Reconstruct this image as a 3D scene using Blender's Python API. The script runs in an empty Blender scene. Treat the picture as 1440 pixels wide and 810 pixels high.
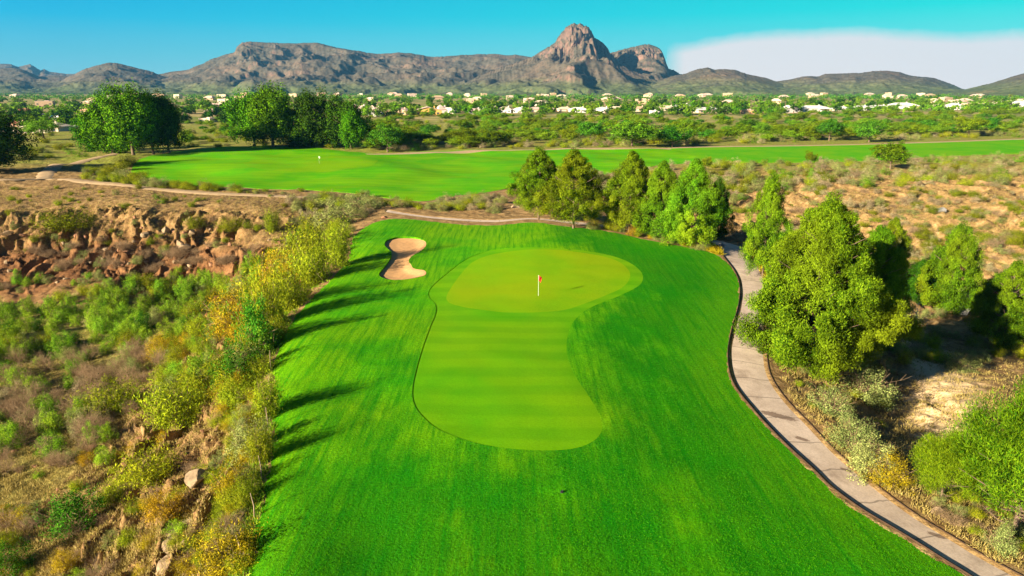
import bpy, math, random
import numpy as np
from mathutils import Vector, Matrix
from mathutils.geometry import delaunay_2d_cdt
random.seed(7); rng = np.random.default_rng(11)
S = bpy.context.scene; COL = S.collection
PITCH = math.radians(16.26); CH = 20.0; F = 960.0
SP, CP = math.sin(PITCH), math.cos(PITCH)
SUN_EL = math.radians(19); SUN_TO = Vector((0.80, 0.60, 0)).normalized()   # horizontal travel of the light

# ------------------------------------------------------------------ camera helpers
def pray(px, py):
    dx = (np.asarray(px, float)-720)/F; dy = (405-np.asarray(py, float))/F
    return dx, CP+dy*SP, -SP+dy*CP
def U(px, py, z=0.0):
    a, b, c = pray(px, py); t = (z-CH)/c
    return np.stack([a*t, b*t], -1)
def depth_of(y, z): return y*CP+(CH-z)*SP

# ------------------------------------------------------------------ numpy noise
_perm = rng.permutation(512); _perm = np.concatenate([_perm, _perm, _perm])
_g = rng.normal(size=(512, 2)); _g /= np.linalg.norm(_g, axis=1)[:, None]
def perlin(x, y):
    xi = np.floor(x).astype(np.int64); yi = np.floor(y).astype(np.int64)
    xf = x-xi; yf = y-yi; u = xf*xf*xf*(xf*(xf*6-15)+10); v = yf*yf*yf*(yf*(yf*6-15)+10)
    def gr(i, j, fx, fy):
        h = _perm[(_perm[(xi+i) % 512]+(yi+j)) % 512]; return _g[h, 0]*fx+_g[h, 1]*fy
    a = gr(0, 0, xf, yf); b = gr(1, 0, xf-1, yf); c = gr(0, 1, xf, yf-1); d = gr(1, 1, xf-1, yf-1)
    return ((a*(1-u)+b*u)*(1-v)+(c*(1-u)+d*u)*v)*1.5
def fbm(x, y, o=4, g=0.5):
    s = 0; a = 1; f = 1; n = 0
    for k in range(o):
        s = s+a*perlin(x*f+17.3*k, y*f-9.1*k); n += a; a *= g; f *= 2.03
    return s/n
def ridged(x, y, o=4, g=0.5):
    s = 0; a = 1; f = 1; n = 0
    for k in range(o):
        s = s+a*(1-np.abs(perlin(x*f+5.7*k, y*f+3.3*k))*2); n += a; a *= g; f *= 2.1
    return s/n
def sstep(a, b, x):
    t = np.clip((x-a)/(b-a), 0, 1); return t*t*(3-2*t)

# ------------------------------------------------------------------ outlines (photo pixels -> ground at their real height)
def crom(P, n=8, closed=True):
    P = np.asarray(P, float); N = len(P); out = []
    for i in range(N if closed else N-1):
        if closed: p = [P[(i+k-1) % N] for k in range(4)]
        else: p = [P[min(max(i+k-1, 0), N-1)] for k in range(4)]
        for k in range(n):
            t = k/n
            out.append(0.5*((2*p[1])+(-p[0]+p[2])*t+(2*p[0]-5*p[1]+4*p[2]-p[3])*t*t+(-p[0]+3*p[1]-3*p[2]+p[3])*t**3))
    if not closed: out.append(P[-1])
    return np.array(out)
def resample(P, d, closed=True):
    Q = np.vstack([P, P[:1]]) if closed else P
    L = np.linalg.norm(np.diff(Q, axis=0), axis=1); c = np.concatenate([[0], np.cumsum(L)])
    n = max(8, int(c[-1]/d)); s = np.linspace(0, c[-1], n, endpoint=not closed)
    return np.stack([np.interp(s, c, Q[:, 0]), np.interp(s, c, Q[:, 1])], -1)
FAIR = [(300,930,-.3),(328,850,-.3),(345,810,-.3),(362,740,-.3),(374,680,-.3),(382,620,-.3),(384,560,-.3),(386,515,-.3),(398,475,-.3),(420,440,-.3),(450,408,-.3),(478,380,-.3),(493,357,-.2),(494,340,-.2),(505,326,-.1),(530,312,0),(560,308,0),(600,311,0),(650,316,0),(700,317,.1),(750,313,.4),(800,319,.5),(850,324,.4),(900,335,.2),(950,345,0),(990,352,-.3),(1016,364,-.6),(1034,386,-.8),(1040,407,-.8),(1038,432,-.8),(1029,465,-.8),(1023,500,-.8),(1030,540,-.8),(1061,582,-.8),(1100,624,-.8),(1142,663,-.8),(1167,688,-.8),(1209,719,-.8),(1247,742,-.8),(1285,765,-.8),(1327,792,-.8),(1358,811,-.8),(1440,865,-.8),(1540,930,-.8)]
APRON = [(700,356),(760,356),(830,359),(868,365),(894,376),(904,389),(898,402),(872,415),(840,428),(818,440),(803,458),(797,480),(798,502),(808,527),(825,552),(840,577),(847,599),(840,616),(820,628),(790,634),(745,635),(700,631),(655,621),(620,608),(596,590),(583,572),(580,550),(586,520),(595,490),(605,462),(613,441),(612,429),(603,419),(606,406),(630,385),(655,368),(676,360)]
GREEN = [(760,358),(820,361),(860,367),(880,377),(886,390),(876,404),(850,416),(820,428),(790,437),(745,441),(700,440),(655,434),(632,427),(628,418),(636,404),(650,385),(668,370),(700,361)]
BUNK = [(541,347),(545,340),(560,336),(583,336),(597,341),(599,348),(592,355),(581,361),(575,367),(578,373),(582,379),(597,382),(598,388),(584,392),(567,394),(550,394),(538,391),(533,386),(540,377),(547,368),(551,358),(545,352)]
FAR = [(185,246,-.6),(188,236,-.6),(197,224,-.6),(240,214,-.8),(300,209,-1),(370,206,-1),(440,207,-1),(520,216,-1.2),(600,214,-1.4),(700,211,-1.5),(800,209,-1.7),(900,209,-1.8),(1000,206,-1.9),(1150,204,-2),(1300,200,-2),(1440,195,-2),(1600,190,-2),(1600,209,-1.2),(1440,216,-1.2),(1320,220,-1.2),(1220,226,-1.3),(1100,229,-1.4),(980,229,-1.5),(880,240,-1.6),(800,252,-1.6),(720,264,-1.6),(640,276,-1.6),(600,282,-1.6),(560,280,-1.5),(480,272,-1.3),(400,268,-1.1),(300,265,-.9),(225,261,-.7)]
PATHL = [(1540,930,-1),(1440,865,-1),(1358,811,-1),(1327,792,-1),(1285,765,-1),(1247,742,-1),(1209,719,-1),(1167,688,-1),(1142,663,-1),(1100,624,-1),(1061,582,-1),(1030,540,-1),(1023,500,-1),(1029,465,-1),(1038,432,-1),(1040,407,-1),(1034,386,-1),(1016,364,-1),(1003,352,-1.4),(975,340,-1.6),(900,331,-.8),(850,321,0),(800,315,.2),(750,309.5,.1),(700,312.5,0),(650,311,-.1),(600,307,-.2),(565,302.5,-.3),(540,298,-.4)]
PATHR = [(1640,900,-1),(1520,850,-1),(1435,808,-1),(1381,779,-1),(1343,756,-1),(1304,733,-1),(1266,707,-1),(1228,678,-1),(1186,643,-1),(1148,605,-1),(1113,569,-1),(1086,531,-1),(1079,500,-1),(1078,465,-1),(1082,435,-1),(1081,408,-1),(1072,382,-1),(1053,352,-1.4),(1030,342,-1.6),(985,333,-1.6),(905,325,-.8),(850,315,-.2),(800,310,.1),(750,305.5,.1),(700,308,0),(650,306.5,-.1),(600,302.5,-.2),(568,298,-.3),(543,293,-.4)]
def poly3(L, z=0):
    return np.array([list(U(p[0], p[1], p[2] if len(p) > 2 else z)) for p in L])
P_fair = resample(crom(poly3(FAIR)), 0.45); P_apron = resample(crom(poly3(APRON)), 0.35)
P_green = resample(crom(poly3(GREEN)), 0.35); P_bunk = resample(crom(poly3(BUNK)), 0.25)
P_far = resample(crom(poly3(FAR)), 1.6)
def off2(P, w):   # ragged outline, a grass edge is never a clean curve
    n = fbm(P[:, 0]*0.9, P[:, 1]*0.9, 3); T = np.roll(P, -1, 0)-np.roll(P, 1, 0); T /= np.linalg.norm(T, axis=1)[:, None]+1e-9
    return P+np.stack([T[:, 1], -T[:, 0]], -1)*(n*w)[:, None]
nl = np.arange(len(P_fair))
ragged = off2(P_fair, 0.5); leftish = (P_fair[:, 0] < 5)[:, None]
P_fair = np.where(leftish, ragged, P_fair)
P_far = off2(P_far, 1.0)
Lc = crom(poly3(PATHL), closed=False); Rc = crom(poly3(PATHR), closed=False)
# keep the path strip just outside the grass
P_path = resample(np.vstack([Lc, Rc[::-1]]), 0.5)

def inpoly(X, Y, P):
    c = np.zeros(X.shape, bool); n = len(P); j = n-1
    bx0, by0 = P.min(0); bx1, by1 = P.max(0)
    m = (X >= bx0) & (X <= bx1) & (Y >= by0) & (Y <= by1); x = X[m]; y = Y[m]; cc = np.zeros(x.shape, bool)
    for i in range(n):
        xi, yi = P[i]; xj, yj = P[j]
        t = ((yi > y) != (yj > y)) & (x < (xj-xi)*(y-yi)/(yj-yi+1e-12)+xi); cc ^= t; j = i
    c[m] = cc; return c
def sdist(X, Y, P, R=4.0):
    """signed distance, positive inside, clamped to R outside"""
    d = np.full(X.shape, R); bx0, by0 = P.min(0)-R; bx1, by1 = P.max(0)+R
    m = (X >= bx0) & (X <= bx1) & (Y >= by0) & (Y <= by1)
    x = X[m]; y = Y[m]; dd = np.full(x.shape, 1e9); Q = np.roll(P, -1, 0)
    for (ax, ay), (bx, by) in zip(P, Q):
        ex, ey = bx-ax, by-ay; l = ex*ex+ey*ey+1e-12
        k = (np.abs(x-ax) < R*3+1) & (np.abs(y-ay) < R*3+1)
        if not k.any(): continue
        t = np.clip(((x[k]-ax)*ex+(y[k]-ay)*ey)/l, 0, 1)
        dd[k] = np.minimum(dd[k], (x[k]-ax-t*ex)**2+(y[k]-ay-t*ey)**2)
    dd = np.minimum(np.sqrt(dd), R*2)
    ins = inpoly(x, y, P); d[m] = np.where(ins, dd, -dd)
    d[~m] = -R; return d

# ------------------------------------------------------------------ relief: thin-plate spline through surveyed points
CTRL = []
for p in FAIR: CTRL.append(p)
CTRL += [(500,930,0),(720,930,0),(900,930,-.1),(1100,930,-.4),(500,760,0),(640,760,.05),(800,760,0),(950,760,-.2),(1100,760,-.5),
 (450,660,0),(560,600,.1),(700,600,.1),(850,640,0),(980,640,-.4),(470,540,0),(560,500,.15),(700,500,.15),(850,520,-.1),(960,520,-.6),
 (460,450,0),(560,430,.1),(700,400,.2),(760,420,.15),(850,390,.2),(930,400,-.1),(900,470,-.4),(990,440,-.7),(520,400,0),(570,365,.1),
 (620,340,.2),(700,335,.5),(780,333,.9),(850,345,.4),(950,370,-.2),(540,330,.2),
 # left ravine
 (290,850,-2.2),(240,930,-3),(60,930,-6),(-150,930,-7),(150,810,-5.2),(0,810,-7),(-160,810,-8),(330,740,-1),(325,680,-1.2),(210,700,-5),(60,700,-7.6),(-120,700,-8.5),
 (345,600,-1.5),(250,600,-5),(110,600,-8.2),(-20,600,-9),(-150,600,-9),(350,510,-2.2),(250,510,-7),(110,500,-9.6),(-20,480,-10),(-150,480,-10),
 (380,440,-2.6),(300,430,-8),(150,430,-10),(0,425,-10.4),(-150,430,-10.4),(440,378,-2.2),(380,375,-6),(300,398,-9.4),(460,330,-1.6),(430,325,-3.5),
 (410,305,-1.8),(200,412,-10.3),
 (0,374,-7.4),(100,372,-7.3),(200,368,-7.0),(300,360,-5.6),(360,350,-4.6),(-150,372,-6.6),
 (0,348,-5.5),(100,345,-5.4),(200,344,-5.1),(300,340,-4.9),(-150,348,-5.9),
 (0,300,-.9),(100,294,-.7),(200,298,-.7),(300,296,-.8),(385,298,-1),(-150,300,-.9),
 (0,280,-.2),(120,276,0),(250,279,-.1),(350,280,-.3),(-150,280,-.2),(440,285,-.9),(0,255,0),(150,258,-.1),(-150,255,0),
 (60,232,-.6),(140,228,-.9),(0,215,-1),(-200,215,-1),(-200,190,-2),
 # far fairway and its mounds
 (300,240,-.5),(430,228,-.2),(360,232,-.2),(480,245,-.7),(560,240,-.6),(620,240,-1.2),(520,262,-1.3),(700,235,-1.5),(380,212,-.4),(300,215,-.5),
 (480,283,-1.2),(560,293,-.9),(640,292,-.8),(700,290,-.8),(760,295,-.5),
 # ravine on the right and its far bank
 (850,310,-1),(900,300,-4.5),(970,300,-5),(1040,322,-5.5),(1080,345,-5.2),(820,270,-2.6),(900,262,-2.6),(1000,262,-2.8),
 (1105,440,-1.6),(1130,470,-1.9),(1180,500,-2.6),(1250,480,-6),(1330,445,-8.4),(1430,470,-8),(1200,410,-7.6),(1300,405,-9),(1400,405,-9),(1520,440,-9),(1140,370,-6.5),
 (1100,520,-1.2),(1160,585,-1.1),(1240,660,-1.1),(1330,725,-1.1),(1440,790,-1.1),(1560,850,-1.3),
 (1250,560,-4.9),(1340,555,-3.7),(1290,610,-3.8),(1400,600,-2.4),(1400,700,-2.2),(1520,700,-3),(1550,790,-2),(1540,580,-5),
 (1150,320,-6),(1250,345,-7),(1350,360,-7.4),(1440,375,-7.6),(1560,375,-7.6),
 (1100,275,-3.4),(1200,285,-3.6),(1300,295,-3.8),(1440,305,-4),(1580,300,-4),
 (900,245,-1.7),(1000,240,-1.4),(1100,240,-1),(1200,240,-.6),(1300,238,-.4),(1440,232,-.4),(1580,225,-.4)]
for p in FAR: CTRL.append(p)
for p in PATHL[2:][::2]: pass
for p in PATHR: CTRL.append(p)
CTRL += [(x, 190, -2.6) for x in (-100, 60, 200, 340, 480)]+[(x, 195, -2.7) for x in (600, 720, 850, 1000)]+[(x, 186, -2.8) for x in (1150, 1300, 1450, 1600)]
CTRL += [(x, 172, -3) for x in range(-200, 1700, 170)]
W = np.array([list(U(p[0], p[1], p[2]))+[p[2]] for p in CTRL])
def ab(x, y):
    y = np.maximum(y, -5.0); return np.clip(x/(y+20), -1.1, 1.1)*1.25, np.log((y+20)/20)
A_, B_ = ab(W[:, 0], W[:, 1]); Zc = W[:, 2]
key = {}
for i in range(len(A_)): key[(round(A_[i], 3), round(B_[i], 3))] = i
idx = sorted(key.values()); A_, B_, Zc = A_[idx], B_[idx], Zc[idx]
def _k(r2): return 0.5*r2*np.log(r2+1e-12)
n = len(A_); K = _k((A_[:, None]-A_)**2+(B_[:, None]-B_)**2)+np.eye(n)*2e-4
Pm = np.stack([np.ones(n), A_, B_], 1); M = np.block([[K, Pm], [Pm.T, np.zeros((3, 3))]])
SOL = np.linalg.solve(M, np.concatenate([Zc, np.zeros(3)]))
def hbase(x, y):
    x = np.asarray(x, float); y = np.asarray(y, float); sh = x.shape; x = x.ravel(); y = y.ravel(); out = np.empty(x.shape)
    for s in range(0, len(x), 60000):
        xx, yy = x[s:s+60000], y[s:s+60000]; a, b = ab(xx, yy); b = np.minimum(b, 3.5)
        z = SOL[n]+SOL[n+1]*a+SOL[n+2]*b
        for i in range(n): z = z+SOL[i]*_k((a-A_[i])**2+(b-B_[i])**2)
        z = z+sstep(128, 150, yy)*(1-sstep(270, 320, yy))*(fbm(xx*.035, yy*.05, 2)*1.0)*(xx < 60)
        f = sstep(330, 480, yy); out[s:s+60000] = z*(1-f)+(-3.0)*f
    return out.reshape(sh)
def ground_z(x, y):
    x = np.asarray(x, float); y = np.asarray(y, float)
    h = hbase(x, y); e = 0.8
    gx = (hbase(x+e, y)-h)/e; gy = (hbase(x, y+e)-h)/e; sl = np.hypot(gx, gy)
    sd = np.maximum.reduce([sdist(x, y, P_fair), sdist(x, y, P_path, 3.0), sdist(x, y, P_far)])
    out = sstep(-2.6, -0.3, sd); near = 1-sstep(180, 330, y)
    dm = (1-out)
    d = fbm(x*.22, y*.22, 4)*.38+fbm(x*1.1, y*1.1, 3)*.09
    clm = sstep(.2, .42, sl)
    wx = x+fbm(x*.15, y*.15, 2)*3
    g1 = ridged(wx*.38, y*.05+3, 5, .62)
    cliff = clm*((g1-.55)*2.3+fbm(x*.9, y*.5+h*.6, 3)*.3)
    # hard bands in the bank: little vertical steps
    st = h*1.05+fbm(x*.12, y*.12, 3)*1.1; cliff = cliff+clm*.26*(sstep(.25, .6, st-np.floor(st))-(st-np.floor(st)))*1.6
    right = sstep(6, 25, x)
    z = h+dm*near*(d*(1+sl*1.5)+cliff*(1-.62*right))
    rr_ = sstep(18, 30, x)*sstep(78, 95, y)*(1-sstep(150, 185, y)); q_ = x*.8+y*.35; p_ = y*.8-x*.35
    z = z+dm*rr_*((ridged(q_*.16+fbm(x*.05, y*.05, 2)*1.5, p_*.03, 4, .55)-.55)*2.3+fbm(x*.6, y*.6, 3)*.4)
    far = sstep(250, 500, y); z = z+far*fbm(x*.01, y*.01, 3)*.8*(1-sstep(700, 1200, y))
    drop = sstep(0.0, .9, sd)*.35
    return z-drop, sl, sd

# ------------------------------------------------------------------ object helpers
def tag(o, label=None, cat=None, group=None, kind=None):
    if label: o['label'] = label
    if cat: o['category'] = cat
    if group: o['group'] = group
    if kind: o['kind'] = kind
    return o
def link(o, parent=None):
    COL.objects.link(o)
    if parent is not None: o.parent = parent
    return o
def empty(name, loc=(0, 0, 0), rz=0):
    o = bpy.data.objects.new(name, None); o.location = loc; o.rotation_euler = (0, 0, rz); o.empty_display_size = .3; return link(o)
def mesh_np(name, V, Fc, mat=None, smooth=False, parent=None, mi=None):
    """Fc (m,3) or (m,4) int array"""
    V = np.asarray(V, np.float32); Fc = np.asarray(Fc, np.int32); me = bpy.data.meshes.new(name)
    k = Fc.shape[1]; me.vertices.add(len(V)); me.vertices.foreach_set('co', V.ravel())
    me.loops.add(Fc.size); me.loops.foreach_set('vertex_index', Fc.ravel())
    me.polygons.add(len(Fc)); me.polygons.foreach_set('loop_start', np.arange(0, Fc.size, k, dtype=np.int32))
    if smooth: me.polygons.foreach_set('use_smooth', np.ones(len(Fc), bool))
    me.update(calc_edges=True)
    mats = mat if isinstance(mat, (list, tuple)) else ([mat] if mat else [])
    for m in mats: me.materials.append(m)
    if mi is not None: me.polygons.foreach_set('material_index', np.asarray(mi, np.int32))
    return link(bpy.data.objects.new(name, me), parent)
class MB:
    """collects boxes, tubes and polygons into one mesh"""
    def __init__(s): s.v = []; s.f = []
    def quad(s, *p):
        b = len(s.v); s.v += [tuple(q) for q in p]; s.f.append(tuple(range(b, b+len(p))))
    def box(s, c, d, rz=0, taper=1.0):
        b = len(s.v); cs, sn = math.cos(rz), math.sin(rz)
        for k in (-1, 1):
            t = taper if k > 0 else 1
            for i, j in ((-1, -1), (1, -1), (1, 1), (-1, 1)):
                x, y = i*d[0]/2*t, j*d[1]/2*t; s.v.append((c[0]+x*cs-y*sn, c[1]+x*sn+y*cs, c[2]+k*d[2]/2))
        s.f += [tuple(b+q for q in f) for f in ((0, 3, 2, 1), (4, 5, 6, 7), (0, 1, 5, 4), (1, 2, 6, 5), (2, 3, 7, 6), (3, 0, 4, 7))]
    def tube(s, pts, rad, n=6, cap=True):
        b = len(s.v); pts = [Vector(p) for p in pts]
        for i, p in enumerate(pts):
            t = (pts[min(i+1, len(pts)-1)]-pts[max(i-1, 0)]).normalized()
            u = t.cross(Vector((.31, .95, .1))).normalized(); w = t.cross(u)
            for k in range(n):
                a = 2*math.pi*k/n; q = p+(u*math.cos(a)+w*math.sin(a))*rad[i]; s.v.append(tuple(q))
        for i in range(len(pts)-1):
            for k in range(n):
                s.f.append((b+i*n+k, b+i*n+(k+1) % n, b+(i+1)*n+(k+1) % n, b+(i+1)*n+k))
        if cap: s.f.append(tuple(b+(len(pts)-1)*n+k for k in range(n)))
    def build(s, name, mat, parent=None, smooth=False):
        me = bpy.data.meshes.new(name); me.from_pydata(s.v, [], s.f); me.update()
        if smooth:
            for p in me.polygons: p.use_smooth = True
        me.materials.append(mat); return link(bpy.data.objects.new(name, me), parent)
def copy_tree(o, parent=None):
    c = o.copy(); COL.objects.link(c); c.parent = parent
    for ch in o.children: copy_tree(ch, c)
    return c

# ------------------------------------------------------------------ materials
class NT:
    def __init__(s, name):
        s.m = bpy.data.materials.new(name); s.m.use_nodes = True; s.t = s.m.node_tree; s.t.nodes.clear()
        s.out = s.t.nodes.new('ShaderNodeOutputMaterial')
    def n(s, typ, **kw):
        nd = s.t.nodes.new(typ)
        for k, v in kw.items():
            if k in nd.inputs.keys() if hasattr(nd.inputs, 'keys') else False: pass
            setattr(nd, k, v)
        return nd
    def link(s, a, b): s.t.links.new(a, b)
    def coords(s, scale=(1, 1, 1), rot=(0, 0, 0)):
        tc = s.n('ShaderNodeTexCoord'); mp = s.n('ShaderNodeMapping'); s.link(tc.outputs['Object'], mp.inputs['Vector'])
        mp.inputs['Scale'].default_value = scale; mp.inputs['Rotation'].default_value = rot; return mp.outputs['Vector']
    def noise(s, vec, scale, detail=4, rough=.55, dist=0):
        nd = s.n('ShaderNodeTexNoise'); s.link(vec, nd.inputs['Vector']); nd.inputs['Scale'].default_value = scale
        nd.inputs['Detail'].default_value = detail; nd.inputs['Roughness'].default_value = rough; nd.inputs['Distortion'].default_value = dist; return nd.outputs['Fac']
    def ramp(s, fac, stops, interp='LINEAR'):
        nd = s.n('ShaderNodeValToRGB'); s.link(fac, nd.inputs['Fac']); cr = nd.color_ramp; cr.interpolation = interp
        while len(cr.elements) < len(stops): cr.elements.new(.5)
        for e, (p, c) in zip(cr.elements, stops):
            e.position = p; e.color = (c, c, c, 1) if isinstance(c, (int, float)) else (*c, 1)
        return nd.outputs['Color']
    def mix(s, fac, a, b, mode='MIX'):
        nd = s.n('ShaderNodeMix'); nd.data_type = 'RGBA'; nd.blend_type = mode
        for sock, v in ((nd.inputs[0], fac), (nd.inputs[6], a), (nd.inputs[7], b)):
            if isinstance(v, (int, float)): sock.default_value = v
            elif isinstance(v, tuple): sock.default_value = (*v, 1)
            else: s.link(v, sock)
        return nd.outputs[2]
    def math(s, op, a, b=0.0, c=None):
        nd = s.n('ShaderNodeMath'); nd.operation = op
        for i, v in enumerate((a, b) if c is None else (a, b, c)):
            if isinstance(v, (int, float)): nd.inputs[i].default_value = v
            else: s.link(v, nd.inputs[i])
        return nd.outputs[0]
    def attr(s, name):
        nd = s.n('ShaderNodeAttribute'); nd.attribute_name = name; return nd.outputs['Fac']
    def bump(s, h, strength, dist):
        nd = s.n('ShaderNodeBump'); s.link(h, nd.inputs['Height']); nd.inputs['Strength'].default_value = strength; nd.inputs['Distance'].default_value = dist; return nd.outputs['Normal']
    def pbr(s, col, rough=.9, nrm=None, spec=.2, metal=0):
        b = s.n('ShaderNodeBsdfPrincipled')
        if isinstance(col, tuple): b.inputs['Base Color'].default_value = (*col, 1)
        else: s.link(col, b.inputs['Base Color'])
        b.inputs['Roughness'].default_value = rough; b.inputs['Specular IOR Level'].default_value = spec; b.inputs['Metallic'].default_value = metal
        if nrm is not None: s.link(nrm, b.inputs['Normal'])
        s.link(b.outputs[0], s.out.inputs['Surface']); return s.m

def grass_mat(name, dark, mid, light, yel, kind):
    t = NT(name); v = t.coords()
    big = t.noise(v, .07, 3); patch = t.noise(v, .33, 4, .6); fine = t.noise(v, 7.5, 3, .75); tiny = t.noise(v, 22, 2, .7)
    streak = t.noise(t.coords((2.2, .10, 1), (0, 0, math.radians(-4))), 1.3, 5, .7)
    c = t.mix(t.ramp(patch, [(.38, 0), (.62, 1)]), mid, light)
    c = t.mix(t.ramp(big, [(.42, 0), (.58, .9)]), c, yel)
    if kind == 'rough':
        # shaggier, deeper green down the right side and in the foreground, where it is cut less often
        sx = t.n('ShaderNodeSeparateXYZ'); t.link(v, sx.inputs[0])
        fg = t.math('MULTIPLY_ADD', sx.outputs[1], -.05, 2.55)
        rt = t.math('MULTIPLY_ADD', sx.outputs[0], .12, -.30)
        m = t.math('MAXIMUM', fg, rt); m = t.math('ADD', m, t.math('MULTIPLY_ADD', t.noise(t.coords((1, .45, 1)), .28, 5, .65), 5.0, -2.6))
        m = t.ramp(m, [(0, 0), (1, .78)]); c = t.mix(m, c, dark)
        edge = t.attr('rim'); c = t.mix(t.math('MULTIPLY', t.math('MULTIPLY', edge, edge), .35), c, yel)
        c = t.mix(t.ramp(streak, [(.42, 0), (.66, .8)]), c, dark)
        f = t.ramp(fine, [(.32, .62), (.50, .98), (.68, 1.30)])
        c = t.mix(1.0, c, f, 'MULTIPLY')
        g = t.ramp(tiny, [(.34, .78), (.64, 1.2)]); c = t.mix(1.0, c, g, 'MULTIPLY')
        h = t.math('ADD', fine, t.math('MULTIPLY', tiny, .4)); return t.pbr(c, .9, t.bump(h, .8, .08), .03)
    else:
        wv = t.n('ShaderNodeTexWave'); wv.bands_direction = 'Y'; wv.inputs['Scale'].default_value = .075 if kind == 'far' else .105
        wv.inputs['Distortion'].default_value = 4.5; wv.inputs['Detail'].default_value = 2; wv.inputs['Detail Scale'].default_value = .4; t.link(v, wv.inputs['Vector'])
        amt = {'apron': .26, 'green': .06, 'far': .16}[kind]
        c = t.mix(t.math('MULTIPLY', t.ramp(wv.outputs['Fac'], [(.3, 0), (.7, 1)]), amt), c, dark)
        f = t.ramp(fine, [(.3, .86), (.7, 1.12)]); c = t.mix(1.0, c, f, 'MULTIPLY')
        return t.pbr(c, .85, t.bump(fine, .4, .03), .03)
M = {}
M['rough'] = grass_mat('fairway_grass', (.007, .165, .002), (.045, .285, .002), (.095, .330, .002), (.150, .345, .002), 'rough')
M['apron'] = grass_mat('apron_grass', (.034, .205, .002), (.075, .285, .002), (.098, .300, .002), (.138, .310, .002), 'apron')
M['green'] = grass_mat('green_grass', (.100, .270, .002), (.135, .305, .002), (.155, .310, .002), (.205, .310, .002), 'green')
M['fargreen'] = grass_mat('far_green_grass', (.07, .27, .002), (.10, .315, .002), (.12, .32, .002), (.155, .32, .002), 'green')
M['far'] = grass_mat('far_grass', (.018, .200, .002), (.065, .310, .002), (.095, .330, .002), (.135, .330, .002), 'far')

def simple(name, col, var=.25, scale=3, rough=.9, bump=.3, bd=.02, spec=.2):
    t = NT(name); v = t.coords(); f = t.noise(v, scale, 5, .6)
    lo = tuple(c*(1-var) for c in col); hi = tuple(min(1, c*(1+var)) for c in col)
    return t.pbr(t.ramp(f, [(.3, lo), (.7, hi)]), rough, t.bump(f, bump, bd), spec)
# desert ground
t = NT('desert_ground'); v = t.coords()
nA = t.noise(v, .12, 5, .6); nB = t.noise(v, .9, 5, .65); nC = t.noise(v, 5, 4, .7); nD = t.noise(v, .35, 4)
tan = t.ramp(nB, [(.25, (.13, .072, .028)), (.5, (.28, .175, .072)), (.75, (.46, .32, .15))])
clay = t.ramp(nD, [(.3, (.13, .058, .024)), (.7, (.27, .135, .058))])
c = t.mix(t.attr('clay'), tan, clay)
veg = t.ramp(nB, [(.3, (.13, .17, .015)), (.7, (.32, .37, .045))])
vf = t.math('MULTIPLY', t.attr('veg'), t.ramp(nA, [(.3, .35), (.6, 1)])); c = t.mix(vf, c, veg)
vo = t.n('ShaderNodeTexVoronoi'); t.link(v, vo.inputs['Vector']); vo.inputs['Scale'].default_value = 1.3
c = t.mix(1.0, c, t.ramp(nC, [(.28, .5), (.7, 1.25)]), 'MULTIPLY')
c = t.mix(t.attr('wash'), c, t.ramp(nC, [(.3, (.50, .35, .19)), (.7, (.70, .52, .31))]))
far = t.attr('far'); fv = t.ramp(t.noise(v, .018, 6, .7), [(.40, (.12, .17, .03)), (.52, (.27, .24, .08)), (.62, (.46, .32, .18))]); c = t.mix(far, c, fv)
h = t.math('ADD', t.math('MULTIPLY', nB, 1.2), t.math('MULTIPLY', nC, .35)); h = t.math('ADD', h, t.math('MULTIPLY', vo.outputs['Distance'], -.25))
M['ground'] = t.pbr(c, .95, t.bump(h, .9, .22), .1)
# cart path
t = NT('path_concrete'); v = t.coords(); a = t.noise(v, .6, 5, .6); b = t.noise(v, 9, 3, .7)
c = t.ramp(a, [(.3, (.42, .325, .255)), (.7, (.60, .48, .385))]); c = t.mix(1.0, c, t.ramp(b, [(.3, .82), (.7, 1.12)]), 'MULTIPLY'); c = t.mix(t.ramp(t.noise(t.coords((.5, .35, 1), (0, 0, .7)), 1.1, 6, .7), [(.52, 0), (.66, .55)]), c, (.20, .145, .11))
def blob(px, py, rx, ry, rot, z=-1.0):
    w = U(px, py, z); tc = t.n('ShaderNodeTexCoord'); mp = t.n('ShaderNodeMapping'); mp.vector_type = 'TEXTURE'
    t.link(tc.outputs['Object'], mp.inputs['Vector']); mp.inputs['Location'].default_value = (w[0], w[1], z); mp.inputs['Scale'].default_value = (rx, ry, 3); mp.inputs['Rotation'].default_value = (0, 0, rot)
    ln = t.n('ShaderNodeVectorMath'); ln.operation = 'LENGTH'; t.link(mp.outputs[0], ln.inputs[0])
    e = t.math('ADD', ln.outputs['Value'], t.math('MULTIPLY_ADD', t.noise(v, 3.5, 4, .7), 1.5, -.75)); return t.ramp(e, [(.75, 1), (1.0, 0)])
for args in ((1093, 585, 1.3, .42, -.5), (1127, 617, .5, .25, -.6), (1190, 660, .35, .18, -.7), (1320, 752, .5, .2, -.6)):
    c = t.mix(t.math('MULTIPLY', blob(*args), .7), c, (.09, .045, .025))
jf = t.math('ABSOLUTE', t.math('SUBTRACT', t.math('FRACT', t.math('DIVIDE', t.attr('rim'), 3.2)), .5)); c = t.mix(t.ramp(jf, [(.012, .6), (.024, 0)]), c, (.10, .08, .065))
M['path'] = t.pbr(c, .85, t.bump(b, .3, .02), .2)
M['kerb'] = simple('kerb_edge', (.06, .035, .022), .3, 2)
M['sand'] = simple('bunker_sand', (.52, .29, .125), .18, 2.5, .95, .4, .03)
M['trackdirt'] = simple('dirt_track', (.37, .26, .15), .2, .8)
M['rock'] = simple('pale_rock', (.27, .19, .115), .45, 2.2, .9, .9, .1)
M['rock_red'] = simple('brown_rock', (.26, .13, .07), .45, 2.2, .9, .9, .1)
M['rock_blue'] = simple('grey_rock', (.26, .25, .24), .3, 2.2, .9, .9, .1)
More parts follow.
